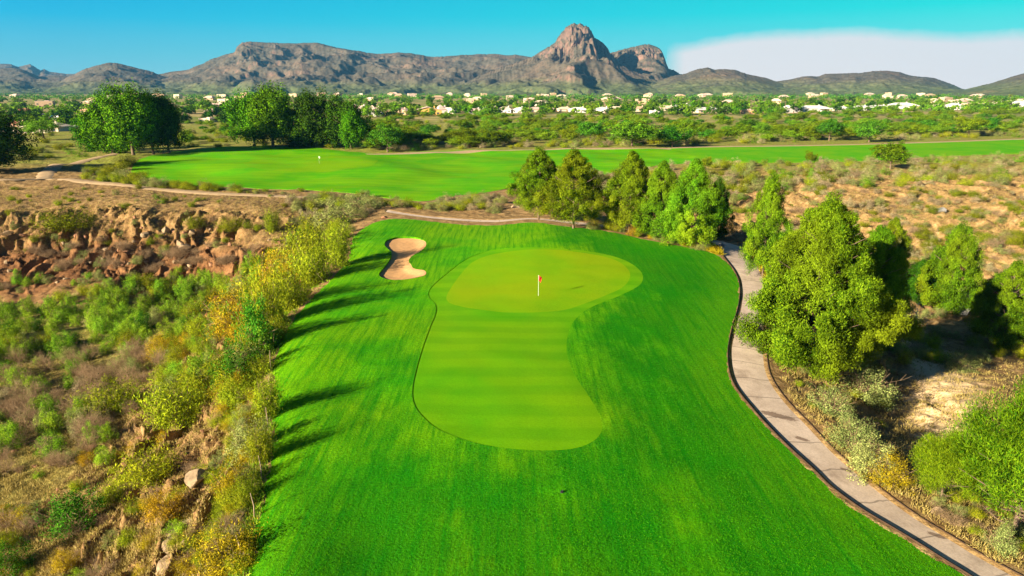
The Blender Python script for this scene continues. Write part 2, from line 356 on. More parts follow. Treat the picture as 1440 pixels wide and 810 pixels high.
M['bark'] = simple('pine_bark', (.16, .11, .075), .4, 6, .95, .9, .05)
M['palebark'] = simple('pale_bark', (.42, .36, .30), .25, 4, .95, .7, .03)
M['deadwood'] = simple('dead_twig', (.31, .21, .12), .4, 3, .95, 0)
M['paledead'] = simple('bleached_twig', (.50, .44, .37), .3, 3, .95, 0)
M['stake'] = simple('stake_wood', (.34, .24, .16), .3, 5)
M['white'] = simple('white_paint', (.8, .8, .76), .05, 3, .5, 0)
M['red'] = simple('red_cloth', (.62, .035, .02), .15, 6, .8, 0)
M['black'] = simple('black_plastic', (.02, .02, .02), .2, 6, .5, 0)
t = NT('wash_dirt'); v = t.coords(); w_ = t.n('ShaderNodeTexWave'); w_.bands_direction = 'X'; w_.inputs['Scale'].default_value = .9; w_.inputs['Distortion'].default_value = 9; w_.inputs['Detail'].default_value = 3; w_.inputs['Detail Scale'].default_value = .5; t.link(v, w_.inputs['Vector'])
M['wash'] = t.pbr(t.ramp(t.noise(v, 1.2, 5), [(.3, (.48, .32, .17)), (.7, (.62, .45, .26))]), .95, t.bump(w_.outputs['Fac'], .5, .05), .05)
def leaf(name, a, b, c2=None, trans=.15, tint=1.0):
    """a: deeper leaf, b: brighter leaf; chosen per leaf and per plant"""
    t = NT(name); geo = t.n('ShaderNodeNewGeometry'); oi = t.n('ShaderNodeObjectInfo')
    c = t.mix(t.ramp(geo.outputs['Random Per Island'], [(.1, 0), (.9, 1)]), a, b)
    if c2: c = t.mix(t.ramp(t.noise(t.coords(), .7, 3), [(.45, 0), (.62, 1)]), c, c2)
    c = t.mix(1.0, c, t.ramp(t.noise(t.coords(), 6.5, 4, .7), [(.36, .42), (.52, 1.0), (.68, 1.28)]), 'MULTIPLY')
    hs = t.n('ShaderNodeHueSaturation'); t.link(c, hs.inputs['Color'])
    t.link(t.math('MULTIPLY_ADD', oi.outputs['Random'], .035, .4825), hs.inputs['Hue'])
    rr = t.math('FRACT', t.math('MULTIPLY', oi.outputs['Random'], 7.13)); t.link(t.math('MULTIPLY_ADD', rr, .45, .78), hs.inputs['Value'])
    d = t.n('ShaderNodeBsdfDiffuse'); tr = t.n('ShaderNodeBsdfTranslucent'); t.link(hs.outputs[0], d.inputs['Color'])
    t.link(hs.outputs[0], tr.inputs['Color'])
    ms = t.n('ShaderNodeMixShader'); ms.inputs[0].default_value = trans; t.link(d.outputs[0], ms.inputs[1]); t.link(tr.outputs[0], ms.inputs[2]); t.link(ms.outputs[0], t.out.inputs['Surface']); return t.m
M['pine'] = leaf('pine_needles', (.022, .068, .003), (.18, .28, .008), (.19, .24, .008), trans=.06)
M['pine2'] = leaf('green_needles', (.02, .09, .004), (.12, .28, .008), (.18, .27, .008), trans=.06)
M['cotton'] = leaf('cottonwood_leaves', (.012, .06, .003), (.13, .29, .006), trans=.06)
M['mesq'] = leaf('mesquite_leaves', (.06, .15, .008), (.22, .38, .018))
M['mesq2'] = leaf('deep_green_leaves', (.015, .08, .005), (.10, .28, .016))
M['willow'] = leaf('willow_leaves', (.06, .17, .010), (.36, .55, .030))
M['broom'] = leaf('broom_leaves', (.09, .14, .005), (.42, .46, .018))
M['gold'] = leaf('golden_leaves', (.17, .12, .006), (.58, .42, .018))
M['sage'] = leaf('sage_leaves', (.11, .14, .035), (.38, .42, .13))
M['sagepale'] = leaf('pale_brush_leaves', (.19, .16, .08), (.50, .43, .24))
M['creo'] = leaf('creosote_leaves', (.05, .08, .004), (.30, .33, .015))
M['acacia'] = leaf('acacia_leaves', (.04, .11, .004), (.22, .32, .008))
M['yelflow'] = leaf('yellow_flowers', (.55, .48, .01), (.75, .65, .02))
M['drygrass'] = leaf('dry_grass', (.30, .24, .06), (.55, .45, .15))
M['dark'] = leaf('dark_and_shaded_leaves', (.006, .03, .003), (.055, .14, .006), trans=.04)  # shade put into the colour for dark cottonwoods and pines; town evergreens' own tone
M['palm'] = leaf('palm_leaves', (.10, .14, .02), (.22, .24, .04))

# ------------------------------------------------------------------ the ground sheet
def row_positions():
    ys = [11.0]
    while ys[-1] < 9000:
        y = ys[-1]
        d = .22 if y < 70 else (.26 if y < 132 else min(.26*(y/132)**2.2, y*.03))
        ys.append(y+d)
    return np.array(ys)
YS = row_positions(); NA = 1000; AS = np.linspace(-1.02, 1.02, NA)
GX = AS[None, :]*(YS[:, None]+20); GY = np.repeat(YS[:, None], NA, 1)
GZ, SL, SD = ground_z(GX.ravel(), GY.ravel())
nr = len(YS); ii = (np.arange(nr-1)[:, None]*NA+np.arange(NA-1)[None]).ravel()
Fg = np.stack([ii, ii+1, ii+NA+1, ii+NA], -1)
gx, gy = GX.ravel(), GY.ravel()
stp = sstep(.2, .42, SL)*(1-sstep(180, 330, gy))*(SD < -.3)
jx = stp*fbm(gx*.6+9, gy*.3, 3)*.5; jy = stp*fbm(gx*.9-19, gy*.4+4, 3)*.5
ground = mesh_np('ground', np.stack([gx+jx, gy+jy, GZ], -1), Fg, M['ground'], smooth=False)
tag(ground, 'tan desert ground with eroded banks under and around the grass', 'ground', kind='structure')
def pxof(x, y, z):
    d = y*CP+(CH-z)*SP; return 720+F*x/d, 405-F*(y*SP-(CH-z)*CP)/d
def ppx(X, Y, poly): return inpoly(np.asarray(X, float), np.asarray(Y, float), np.array(poly, float))
lowz = hbase(gx, gy)
clay = sstep(-2.0, -6.2, lowz)*sstep(.12, .3, SL)*(gx < 0)*sstep(70, 85, gy)*.8+sstep(-5.2, -7.4, lowz)*sstep(.15, .35, SL)*(gx < 0)*.3+.25*sstep(.1, .5, SL)*(gx < 0)
clay = np.clip(clay*.9+fbm(gx*.2, gy*.2, 3)*.25, 0, 1)
veg = sstep(165, 215, gy)*.9+(gx < -25)*(gy < 95)*(lowz < -7.5)*.5
veg = np.clip(veg, 0, 1); farm = sstep(380, 620, gy)
WP = np.array([U(*q) for q in [(1296,480,-6),(1312,505,-5.2),(1326,530,-4.6),(1330,556,-4.4),(1322,585,-4),(1335,610,-3.6)]]); WP = resample(crom(WP, closed=False), .6, False)
wash = np.zeros(gx.shape); kk = (gx > 18) & (gx < 50) & (gy > 30) & (gy < 80)
wash[kk] = 1-sstep(1.2, 3.4, np.min([np.hypot(gx[kk]-q[0], gy[kk]-q[1]) for q in WP], axis=0)+fbm(gx[kk]*.5, gy[kk]*.5, 3)*1.6)
for nm, arr in (('clay', clay), ('veg', veg), ('far', farm), ('wash', wash)):
    at = ground.data.attributes.new(nm, 'FLOAT', 'POINT'); at.data.foreach_set('value', arr.astype(np.float32))

# ------------------------------------------------------------------ turf, sand and paving sheets
def patch(name, outer, holes, zf, mat, step, skirt=.0, label=None, attr=None):
    o2 = [outer]+holes; pts = []; edges = []
    for L in o2:
        b = len(pts); pts += [Vector((float(p[0]), float(p[1]))) for p in L]; m = len(L)
        edges += [(b+i, b+(i+1) % m) for i in range(m)]
    x0, y0 = outer.min(0); x1, y1 = outer.max(0); gxs = []; y = y0; k = 0
    while y < y1:
        st = step(y); xs = np.arange(x0+(k % 2)*st/2, x1, st)
        gxs.append(np.stack([xs, np.full(len(xs), y)], -1)); y += st*.87; k += 1
    G = np.vstack(gxs); keep = inpoly(G[:, 0], G[:, 1], outer)
    for h in holes: keep &= ~inpoly(G[:, 0], G[:, 1], h)
    G = G[keep]; st = np.array([step(y) for y in G[:, 1]])
    dd = np.minimum.reduce([np.abs(sdist(G[:, 0], G[:, 1], L, 3.0)) for L in o2]); G = G[dd > st*.4]
    pts += [Vector((float(a), float(b))) for a, b in G]
    vs, es, fs, _, _, _ = delaunay_2d_cdt(pts, edges, [], 0, 1e-5)
    V = np.array([(v.x, v.y) for v in vs]); T = np.array([f for f in fs if len(f) == 3])
    c = V[T].mean(1); k = inpoly(c[:, 0], c[:, 1], outer)
    for h in holes: k &= ~inpoly(c[:, 0], c[:, 1], h)
    T = T[k]; Z = zf(V[:, 0], V[:, 1]); V3 = np.column_stack([V, Z])
    if skirt:
        e = np.vstack([T[:, [0, 1]], T[:, [1, 2]], T[:, [2, 0]]]); s = set(map(tuple, e.tolist())); bd = [q for q in s if (q[1], q[0]) not in s]
        bd = np.array(bd); nv = len(V3); low = V3.copy(); low[:, 2] -= skirt; V3 = np.vstack([V3, V3, low])
        T = np.vstack([T, np.stack([bd[:, 1]+nv, bd[:, 0]+nv, bd[:, 0]+2*nv], -1), np.stack([bd[:, 1]+nv, bd[:, 0]+2*nv, bd[:, 1]+2*nv], -1)])
    o = mesh_np(name, V3, T, mat, smooth=not skirt)
    if skirt:
        nz = len(T)-2*len(bd); sm = np.zeros(len(T), bool); sm[:nz] = True; o.data.polygons.foreach_set('use_smooth', sm)
    if attr is not None:
        a = attr(V3[:, 0], V3[:, 1]); at = o.data.attributes.new('rim', 'FLOAT', 'POINT'); at.data.foreach_set('value', a.astype(np.float32))
    tag(o, label, name.replace('_', ' '), kind='structure'); return o
def micro(x, y): return fbm(x*.25, y*.25, 2)*.06
near_step = lambda y: .55 if y < 120 else 1.4
patch('fairway', P_fair, [P_apron, P_bunk], lambda x, y: hbase(x, y)-.006+.028*sstep(3, -2, x)+micro(x, y)+fbm(x*1.6, y*1.6, 2)*.045*sstep(0, 1.5, -sdist(x, y, P_apron, 3.0)), M['rough'], near_step, .5, 'bright green grass around the putting green and in the foreground',
      attr=lambda x, y: 1-sstep(0, 8.0, sdist(x, y, P_fair, 9.0)))
patch('apron', P_apron, [P_green], lambda x, y: hbase(x, y)-.01+micro(x, y), M['apron'], near_step, .0, 'closely mown yellow green apron running towards the camera')
patch('putting_green', P_green, [], lambda x, y: hbase(x, y)-.01+micro(x, y), M['green'], near_step, .0, 'smooth yellow green putting green with a red flag')
def sandz(x, y):
    d = sdist(x, y, P_bunk, 4.0); return hbase(x, y)-.20-.12*sstep(0, 1.8, d)+.24*sstep(-.6, 1.6, x-U(572, 365)[0])*(1-sstep(0, 1.4, d))+fbm(x, y, 2)*.02
patch('bunker', P_bunk, [], sandz, M['sand'], lambda y: .25, .0, 'kidney shaped bunker of pale sand left of the green')
FG = resample(crom(poly3([(345,231),(375,224),(430,220.5),(490,221),(530,226),(520,234),(480,239),(430,241),(375,240),(348,236)], -.4)), 1.0)
patch('far_green', FG, [], lambda x, y: hbase(x, y)+.10, M['fargreen'], lambda y: 1.6, .0, 'yellower putting green with a white flag on the distant fairway')
patch('far_fairway', P_far, [], lambda x, y: hbase(x, y)+.06, M['far'], lambda y: 1.6, .12, 'long bright green fairway beyond the ravine')
MID = resample(np.array([(Lc[min(i, len(Lc)-1)]+Rc[min(i, len(Rc)-1)])/2 for i in range(min(len(Lc), len(Rc)))]), .25, False)
def along(x, y):
    s_ = np.arange(len(MID))*.25; out = np.empty(len(x))
    for i in range(0, len(x), 4000): out[i:i+4000] = s_[np.argmin((x[i:i+4000, None]-MID[:, 0])**2+(y[i:i+4000, None]-MID[:, 1])**2, axis=1)]
    return out
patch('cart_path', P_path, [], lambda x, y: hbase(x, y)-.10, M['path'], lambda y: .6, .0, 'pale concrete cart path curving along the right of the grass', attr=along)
def strip(name, P, w, zf, mat, label, th=.14):
    P = np.asarray(P); T = np.gradient(P, axis=0); T /= np.linalg.norm(T, axis=1)[:, None]; N = np.stack([T[:, 1], -T[:, 0]], -1)
    a = P+N*w/2; b = P-N*w/2; z = zf(P[:, 0], P[:, 1]); m = len(P)
    V = np.vstack([np.column_stack([a, z]), np.column_stack([b, z]), np.column_stack([a, z-th*2]), np.column_stack([b, z-th*2])]); i = np.arange(m-1)
    Fq = np.vstack([np.stack([i, i+1, i+1+m, i+m], -1), np.stack([i+2*m, i+1+2*m, i+1, i], -1), np.stack([i+m, i+1+m, i+1+3*m, i+3*m], -1)])
    o = mesh_np(name, V, Fq, mat); tag(o, label, name.replace('_', ' '), kind='structure'); return o
LL = resample(Lc, .5, False); RR = resample(Rc, .5, False)
strip('kerb', LL[(LL[:, 1] < 105) & (LL[:, 0] > 10)], .07, lambda x, y: hbase(x, y)+.06, M['kerb'], 'thin brown kerb between the fairway grass and the cart path')
strip('kerb', RR[(RR[:, 1] < 62) & (RR[:, 0] > 10)], .10, lambda x, y: hbase(x, y)+.02, M['kerb'], 'thin brown kerb between the cart path and the desert slope')
def band(px, w, name, label, mat, zoff=.16, st=1.0):
    Q = np.array([U(*p) for p in px]); Q = resample(crom(Q, closed=False), st, False)
    T = np.gradient(Q, axis=0); T /= np.linalg.norm(T, axis=1)[:, None]; N = np.stack([T[:, 1], -T[:, 0]], -1); k = 7; rows = []
    ww = w*(1+.25*fbm(Q[:, 0]*.2, Q[:, 1]*.2, 3))
    for j in range(k):
        u = (j/(k-1)-.5); R = Q+N*(ww*u)[:, None]; z, _, _ = ground_z(R[:, 0], R[:, 1]); rows.append(np.column_stack([R, z*0+hbase(R[:, 0], R[:, 1])+zoff-.25*(abs(u)*2)**4]))
    V = np.vstack(rows); m = len(Q); i = np.arange(m-1); Fq = np.vstack([np.stack([i+j*m, i+1+j*m, i+1+(j+1)*m, i+(j+1)*m], -1) for j in range(k-1)])
    tag(mesh_np(name, V, Fq, mat, True), label, name.replace('_', ' '), kind='structure')
band([(515,217.5,-1.2),(600,215.5,-1.4),(700,212.5,-1.6),(800,210,-1.8),(900,210,-1.9),(1000,207,-2),(1150,205,-2.1),(1300,201,-2.1),(1440,196,-2.1),(1600,191,-2.1)][::1], 7, 'sand_path', 'sandy strip along the far edge of the distant fairway', M['trackdirt'], .12, 3)
band([(-80,250,0),(0,257,0),(60,252,-.1),(110,258,0),(180,263,-.1),(240,268,-.3),(300,272,-.4),(360,275,-.5),(430,278,-.8)], 3.2, 'dirt_path', 'pale dirt path along the top of the eroded left bank', M['trackdirt'], .26)
band([(60,254,-.1),(66,243,-.3),(78,234,-.6),(100,229,-.8),(135,222,-.9),(165,216,-1)], 3.8, 'side_path', 'pale path in tree shade at the far left', M['trackdirt'], .28)

# ------------------------------------------------------------------ plants: leaf cards grouped in clumps and sprays
def unit(v): return v/(np.linalg.norm(v, axis=-1, keepdims=True)+1e-9)
def cards(P, D, L, Wd, r, N=None):
    D = unit(D); R = unit(r.normal(size=P.shape))
    if N is not None: N = unit(N); D = unit(D-N*(D*N).sum(-1, keepdims=True)*.85); R = N
    Sd = unit(np.cross(D, R)); L = np.broadcast_to(np.asarray(L, float), (len(P),))[:, None]; Wd = np.broadcast_to(np.asarray(Wd, float), (len(P),))[:, None]
    V = np.stack([P, P+D*L*.5+Sd*Wd*.5, P+D*L, P+D*L*.5-Sd*Wd*.5], 1).reshape(-1, 3)
    return V, np.arange(len(P)*4).reshape(-1, 4)
def lobes_leaves(C, Rad, per, L, Wd, up, r, shell=.45):
    n = len(C); dirs = unit(r.normal(size=(n, per, 3))); rad = r.random((n, per, 1))**shell
    P = C[:, None]+dirs*rad*Rad[:, None]; D = dirs*.7+r.normal(size=dirs.shape)*.45+np.array([0, 0, up])
    ctr = C.mean(0); co = unit(C-ctr*[1, 1, .8])[:, None]; N = (dirs*.75+co*.55+r.normal(size=dirs.shape)*.42).reshape(-1, 3)
    P = P.reshape(-1, 3); D = D.reshape(-1, 3); s = .7+.6*r.random(len(P)); P[:, 2] = np.maximum(P[:, 2], .01)
    return cards(P, D, L*s, Wd*s, r, N)
def lobeset(kind, n, r):
    if kind == 'pine':
        t = r.random(n)**.9; a = r.random(n)*2*np.pi
        prof = .5*np.clip((t+.14)/.38, 0, 1)**.6*np.clip(1-t**1.5, 0, 1)**.85+.02; lump = 1+.28*np.sin(a*3+t*9+r.random()*6)+.15*np.sin(a*5-t*14)
        rr = prof*lump*(.45+.55*r.random(n)**.5); z = .10+.87*t
        C = np.stack([rr*np.cos(a), rr*np.sin(a), z-.06*rr], -1); R0 = (.045+.05*r.random(n))*(1-.35*t); keep = []
        for i in range(n):
            if all(np.linalg.norm((C[i]-C[j])*[1, 1, 1.3]) > (R0[i]+R0[j])*.62 for j in keep): keep.append(i)
        C = C[keep]; Rd = R0[keep][:, None]*np.array([1.22, 1.22, .9])
    elif kind == 'cotton':
        k = 11; cc = r.normal(size=(k, 3))*[.17, .17, .14]+[0, 0, .46]; cc[0] = [.05, 0, .66]; cc[1] = [.1, -.1, .3]; cc[2] = [-.12, .05, .28]
        w = r.integers(0, k, n); d = unit(r.normal(size=(n, 3))); C = cc[w]+d*(r.random((n, 1))**.5)*[.25, .25, .26]
        C[:, 2] = np.clip(C[:, 2], .05, .93); Rd = (.05+.05*r.random(n))[:, None]*np.array([1, 1, 1.2])
    elif kind == 'mesq':
        k = 7; a = np.arange(k)*2*np.pi/k+r.random(k)*.5; cc = np.stack([.24*np.cos(a), .24*np.sin(a), .45+.22*r.random(k)], -1); cc = np.vstack([cc, [[0, 0, .68]]])
        w = r.integers(0, k+1, n); d = unit(r.normal(size=(n, 3))); C = cc[w]+d*(r.random((n, 1))**.45)*[.20, .20, .22]; C[:, 2] = np.clip(C[:, 2], .06, .95)
        Rd = (.05+.05*r.random(n))[:, None]*np.ones(3)
    else:  # mound
        d = unit(r.normal(size=(n, 3))); d[:, 2] = abs(d[:, 2]); m = (.3+.7*r.random((n, 1))**.5)*(1+.25*np.sin(np.arctan2(d[:, 1:2], d[:, 0:1])*3+r.random()*6))
        C = d*m*[.42, .42, .80]; C[:, 2] = np.clip(C[:, 2], .05, .9); Rd = (.08+.06*r.random(n))[:, None]*np.array([1, 1, 1.1])
    return C, Rd
def sprays(n, m, lean, L, Wd, r, z0=.0, base=.18, leafy=.25, droop=.0):
    a = r.random(n)*2*np.pi; le = lean*(r.random(n)**.7); hgt = (.55+.45*r.random(n))*(1-.35*le/max(lean, .01)); b = r.random(n)**.5*base
    t = np.linspace(.12, 1, m)[None, :, None]; O = np.stack([b*np.cos(a), b*np.sin(a), np.full(n, z0)], -1)[:, None]
    dirh = np.stack([np.cos(a), np.sin(a), a*0], -1)[:, None]; reach = (.5-base*.7)*(le/lean)[:, None, None]
    wob = r.normal(size=(n, 1, 3))*.06
    P = O+dirh*reach*t**1.4+np.array([0, 0, 1.])*hgt[:, None, None]*(t-droop*t**3)+wob*t+r.normal(size=(n, m, 3))*.012
    D = np.gradient(P, axis=1); P2 = P+r.normal(size=P.shape)*.022; D2 = unit(D)+r.normal(size=D.shape)*leafy
    P2 = P2.reshape(-1, 3); P2[:, 2] = np.maximum(P2[:, 2], .0); s = .6+.8*r.random(len(P2)); N = unit(P2-[0, 0, .3])+r.normal(size=P2.shape)*.45; return cards(P2, D2.reshape(-1, 3), L*s, Wd*s, r, N)
def join(parts):
    V = []; Fc = []; mi = []; b = 0
    for (v, f), m in parts: V.append(v); Fc.append(f+b); mi.append(np.full(len(f), m)); b += len(v)
    return np.vstack(V), np.vstack(Fc), np.concatenate(mi)
def twigs(n, r, L=.5, w=.012, lean=.8, zmax=1, forks=3):
    """branching thin sticks as narrow three-sided bars"""
    P = []; Q = []; Wd = []
    for i in range(n):
        a = r.random()*6.283; p = np.array([r.normal()*.03, r.normal()*.03, 0]); d = unit(np.array([math.cos(a)*lean*r.random(), math.sin(a)*lean*r.random(), 1.0])); q = p+d*L*(.6+.5*r.random()); P.append(p); Q.append(q); Wd.append(w)
        for k in range(forks):
            s = p+(q-p)*(.4+.5*r.random()); dd = unit(d+r.normal(size=3)*.55); e = s+dd*L*(.35+.4*r.random()); P.append(s); Q.append(e); Wd.append(w*.55)
            for j in range(2):
                s2 = s+(e-s)*(.4+.6*r.random()); e2 = s2+unit(dd+r.normal(size=3)*.7)*L*.3; P.append(s2); Q.append(e2); Wd.append(w*.35)
    P = np.array(P); Q = np.array(Q); Wd = np.array(Wd)[:, None]; D = unit(Q-P); U1 = unit(np.cross(D, [.3, .2, .9])); U2 = np.cross(D, U1); V = []
    for k in range(3):
        an = 2.094*k; o = (U1*math.cos(an)+U2*math.sin(an))*Wd; V += [P+o, Q+o*.5]
    V = np.stack(V, 1).reshape(-1, 3); V[:, 2] = np.clip(V[:, 2], 0, 9); i = np.arange(len(P))[:, None]*6; Fc = np.vstack([i+[0, 2, 3, 1], i+[2, 4, 5, 3], i+[4, 0, 1, 5]]); return V, Fc
HID = bpy.data.collections.new('library')   # never linked: prototypes' meshes only
def proto_mesh(name, V, Fc, mats, mi=None):
    o = mesh_np(name, V, Fc, mats, False, None, mi); me = o.data; bpy.data.objects.remove(o); return me
def slots(k, leafname): return [M[leafname], M['deadwood']]
LIB = {}
def lib_shrub(key, fn, n):
    LIB[key] = [fn(np.random.default_rng(100+i*7+len(LIB)*131)) for i in range(n)]
def mk_broom(r):
    a = sprays(330, 15, 1, .052, .0095, r, base=.22, leafy=.45); b = lobes_leaves(*lobeset('mound', 34, r), 80, .038, .010, .6, r)
    V, Fc, mi = join([(a, 0), (b, 0), (twigs(9, r, .5, .007), 1)]); return proto_mesh('broom', V, Fc, [M['broom'], M['deadwood']], mi)
def mk_willow(r):
    C, Rd = lobeset('mound', 46, r); Rd[:, 2] *= 1.5; a = lobes_leaves(C, Rd*.85, 130, .040, .012, .6, r, .35); b = sprays(110, 12, 1, .045, .011, r, base=.25)
    V, Fc, mi = join([(a, 0), (b, 0), (twigs(8, r, .5, .008), 1)]); return proto_mesh('willow', V, Fc, [M['willow'], M['deadwood']], mi)
def mk_sage(r):
    a = lobes_leaves(*lobeset('mound', 60, r), 110, .032, .012, .35, r, .3)
    V, Fc, mi = join([(a, 0), (twigs(16, r, .55, .007), 1)]); return proto_mesh('sage', V, Fc, [M['sage'], M['deadwood']], mi)
def mk_dead(r):
    V, Fc, mi = join([(twigs(40, r, .62, .006, 1.3, 1, 5), 0)]); return proto_mesh('dead', V, Fc, [M['deadwood'], M['sagepale']], mi)
def mk_gold(r):
    a = lobes_leaves(*lobeset('mound', 50, r), 110, .032, .010, .5, r); b = sprays(200, 13, 1, .040, .010, r, base=.25, leafy=.5)
    V, Fc, mi = join([(a, 0), (b, 0), (twigs(10, r, .5, .007), 1)]); return proto_mesh('gold', V, Fc, [M['gold'], M['deadwood']], mi)
lib_shrub('broom', mk_broom, 4); lib_shrub('willow', mk_willow, 3); lib_shrub('sage', mk_sage, 4); lib_shrub('dead', mk_dead, 3); lib_shrub('gold', mk_gold, 3)
def tree_wood(r, lean=.03, rad=.018, h=.9, nb=22, z0=.2, sp=.42):
    mb = MB(); pts = [(lean*math.sin(t*3)*t, lean*math.cos(t*2.3)*t, t*h-.03*(t == 0)) for t in np.linspace(0, 1, 8)]
    mb.tube(pts, [rad*(1.25-.2*(i > 0))*(1-.85*i/7) for i in range(8)], 8)
    for k in range(nb):
        t = z0+(.92*h-z0)*r.random(); a = r.random()*6.28; L = sp*math.sin(math.pi*min(1, t*.9+.12))*(.6+.4*r.random()); p = Vector((0, 0, t)); q = p+Vector((math.cos(a)*L, math.sin(a)*L, L*.35)); m = (p+q)/2-Vector((0, 0, .02))
        mb.tube([p, m, q], [rad*.38*(1-t*.5), rad*.25, rad*.06], 5)
    return mb
def tree_data(key, n, nl, per, L, Wd, up, leafname, woodargs, wood='bark', shell=.45, kind=None):
    LIB[key] = []
    for i in range(n):
        r = np.random.default_rng(900+i*13+len(LIB)*57); C, Rd = lobeset(kind or key, nl, r); V, Fc = lobes_leaves(C, Rd, per, L, Wd, up, r, shell)
        me = proto_mesh(key, V, Fc, [M[leafname]]); mb = tree_wood(r, **woodargs); w = bpy.data.meshes.new('w'); w.from_pydata(mb.v, [], mb.f); w.materials.append(M[wood])
        for p in w.polygons: p.use_smooth = True
        LIB[key].append((me, w))
tree_data('pine', 5, 420, 380, .021, .0068, .25, 'pine', dict(), 'bark')
tree_data('cotton', 3, 300, 130, .020, .015, .0, 'cotton', dict(rad=.024, h=.75, nb=18, z0=.15), 'bark')
tree_data('mesq', 4, 120, 70, .034, .016, .3, 'mesq', dict(rad=.02, h=.6, nb=14, z0=.12, sp=.5), 'bark')
tree_data('town', 3, 40, 40, .07, .045, .1, 'mesq2', dict(rad=.03, h=.5, nb=6, z0=.2), 'bark', kind='cotton')
def hero_pine(seed, nl, per, w):
    r = np.random.default_rng(seed); C, Rd = lobeset('pine', nl, r); V, Fc = lobes_leaves(C, Rd*.82, per, .0160, .0042, .1, r, .38); me = proto_mesh('pine', V, Fc, [M['pine']])
    mb = tree_wood(r, nb=44, rad=.015); wd = bpy.data.meshes.new('w'); wd.from_pydata(mb.v, [], mb.f); wd.materials.append(M['bark']); return me, wd
LIB['heropine'] = [hero_pine(5, 1100, 720, 1), hero_pine(9, 1000, 600, 1)]
def hero_acacia(seed):
    r = np.random.default_rng(seed); C, Rd = lobeset('mesq', 240, r); C[:, 2] = np.clip(C[:, 2]*1.08-.10, .05, .95); Rd = Rd*(.7+.7*r.random((len(C), 1))); parts = []
    n = len(C); per = 330; d = unit(r.normal(size=(n, per, 3))); rad = r.random((n, per, 1))**.5; P = C[:, None]+d*rad*Rd[:, None]*1.15
    out = unit(C-np.array([0, 0, .35]))[:, None]; D = out*.6+d*.5+np.array([0, 0, .35])+r.normal(size=d.shape)*.4
    P = P.reshape(-1, 3); P[:, 2] = np.maximum(P[:, 2], .01); s = .6+.8*r.random(len(P)); C[:, 2]; V, Fc = cards(P, D.reshape(-1, 3), .024*s, .0036*s, r, (out*.6+d*.7+r.normal(size=d.shape)*.4).reshape(-1, 3))
    me = proto_mesh('acacia', V, Fc, [M['acacia']]); mb = tree_wood(r, rad=.016, h=.62, nb=30, z0=.06, sp=.5); wd = bpy.data.meshes.new('w'); wd.from_pydata(mb.v, [], mb.f); wd.materials.append(M['bark']); return me, wd
LIB['acacia'] = [hero_acacia(3), hero_acacia(4)]

KIND = {  # lib, object name, category, part names
 'broom': ('broom', 'broom_bush', 'bush', 'broom'), 'gold': ('gold', 'golden_bush', 'bush', 'gold'), 'willow': ('willow', 'leafy_bush', 'bush', 'willow'),
 'teal': ('willow', 'leafy_bush', 'bush', 'mesq2'), 'sage': ('sage', 'sage_bush', 'bush', 'sage'), 'pale': ('sage', 'pale_bush', 'bush', 'sagepale'), 'creo': ('broom', 'creosote_bush', 'bush', 'creo'),
 'greenmound': ('sage', 'round_bush', 'bush', 'mesq'), 'dead': ('dead', 'dead_brush', 'dead brush', None),
 'pine': ('pine', 'pine_tree', 'pine tree', 'pine'), 'pineg': ('pine', 'pine_tree', 'pine tree', 'pine2'), 'heropine': ('heropine', 'pine_tree', 'pine tree', 'pine'),
 'cotton': ('cotton', 'cottonwood_tree', 'tree', 'cotton'), 'cotton_shaded': ('cotton', 'cottonwood_tree', 'tree', 'dark'), 'pine_shaded': ('pine', 'pine_tree', 'pine tree', 'dark'), 'heropined': ('heropine', 'pine_tree', 'pine tree', 'pine2'), 'mesq': ('mesq', 'mesquite_tree', 'tree', 'mesq'), 'mesqd': ('mesq', 'mesquite_tree', 'tree', 'mesq2'), 'mesqy': ('mesq', 'mesquite_tree', 'tree', 'pine'),  # some cottonwoods and pines have shade darkened into their leaf colour
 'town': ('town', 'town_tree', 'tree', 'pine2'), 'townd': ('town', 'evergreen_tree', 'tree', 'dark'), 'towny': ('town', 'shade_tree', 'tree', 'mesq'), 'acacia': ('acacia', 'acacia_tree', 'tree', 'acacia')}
SPEC = []
_MM = {}
def with_mat(me, mname):
    # one mesh datablock per material, so that every copy can share it
    if not mname: return me
    k = (me.name, mname)
    if k not in _MM:
        if me.materials[0] == M[mname]: _MM[k] = me
        else: m2 = me.copy(); m2.materials[0] = M[mname]; _MM[k] = m2
    return _MM[k]
def plant(kind, px, py, w=None, h=None, wpx=None, hpx=None, label=None, group=None, sink=.04, small=False, lift=0):
    SPEC.append(dict(lift=lift, kind=kind, px=px, py=py, w=w, h=h, wpx=wpx, hpx=hpx, label=label, group=group, sink=sink, small=small))
def hits(px, py):
    a, b, c = pray(px, py); n = len(a); ts = np.concatenate([np.linspace(18, 330, 420), np.linspace(335, 4000, 160)])
    best = np.full(n, np.nan); prev = None
    for t in ts:
        live = np.isnan(best)
        if not live.any(): break
        x, y, z = a*t, b*t, CH+c*t; g = np.full(n, -1e9); g[live] = hbase(x[live], y[live]); d = z-g
        if prev is not None:
            k = live & (d <= 0); f = prev/(prev-d+1e-9); best[k] = (tp+(t-tp)*f)[k]
        prev = d; tp = t
    best = np.where(np.isnan(best), 2000, best); return a*best, b*best
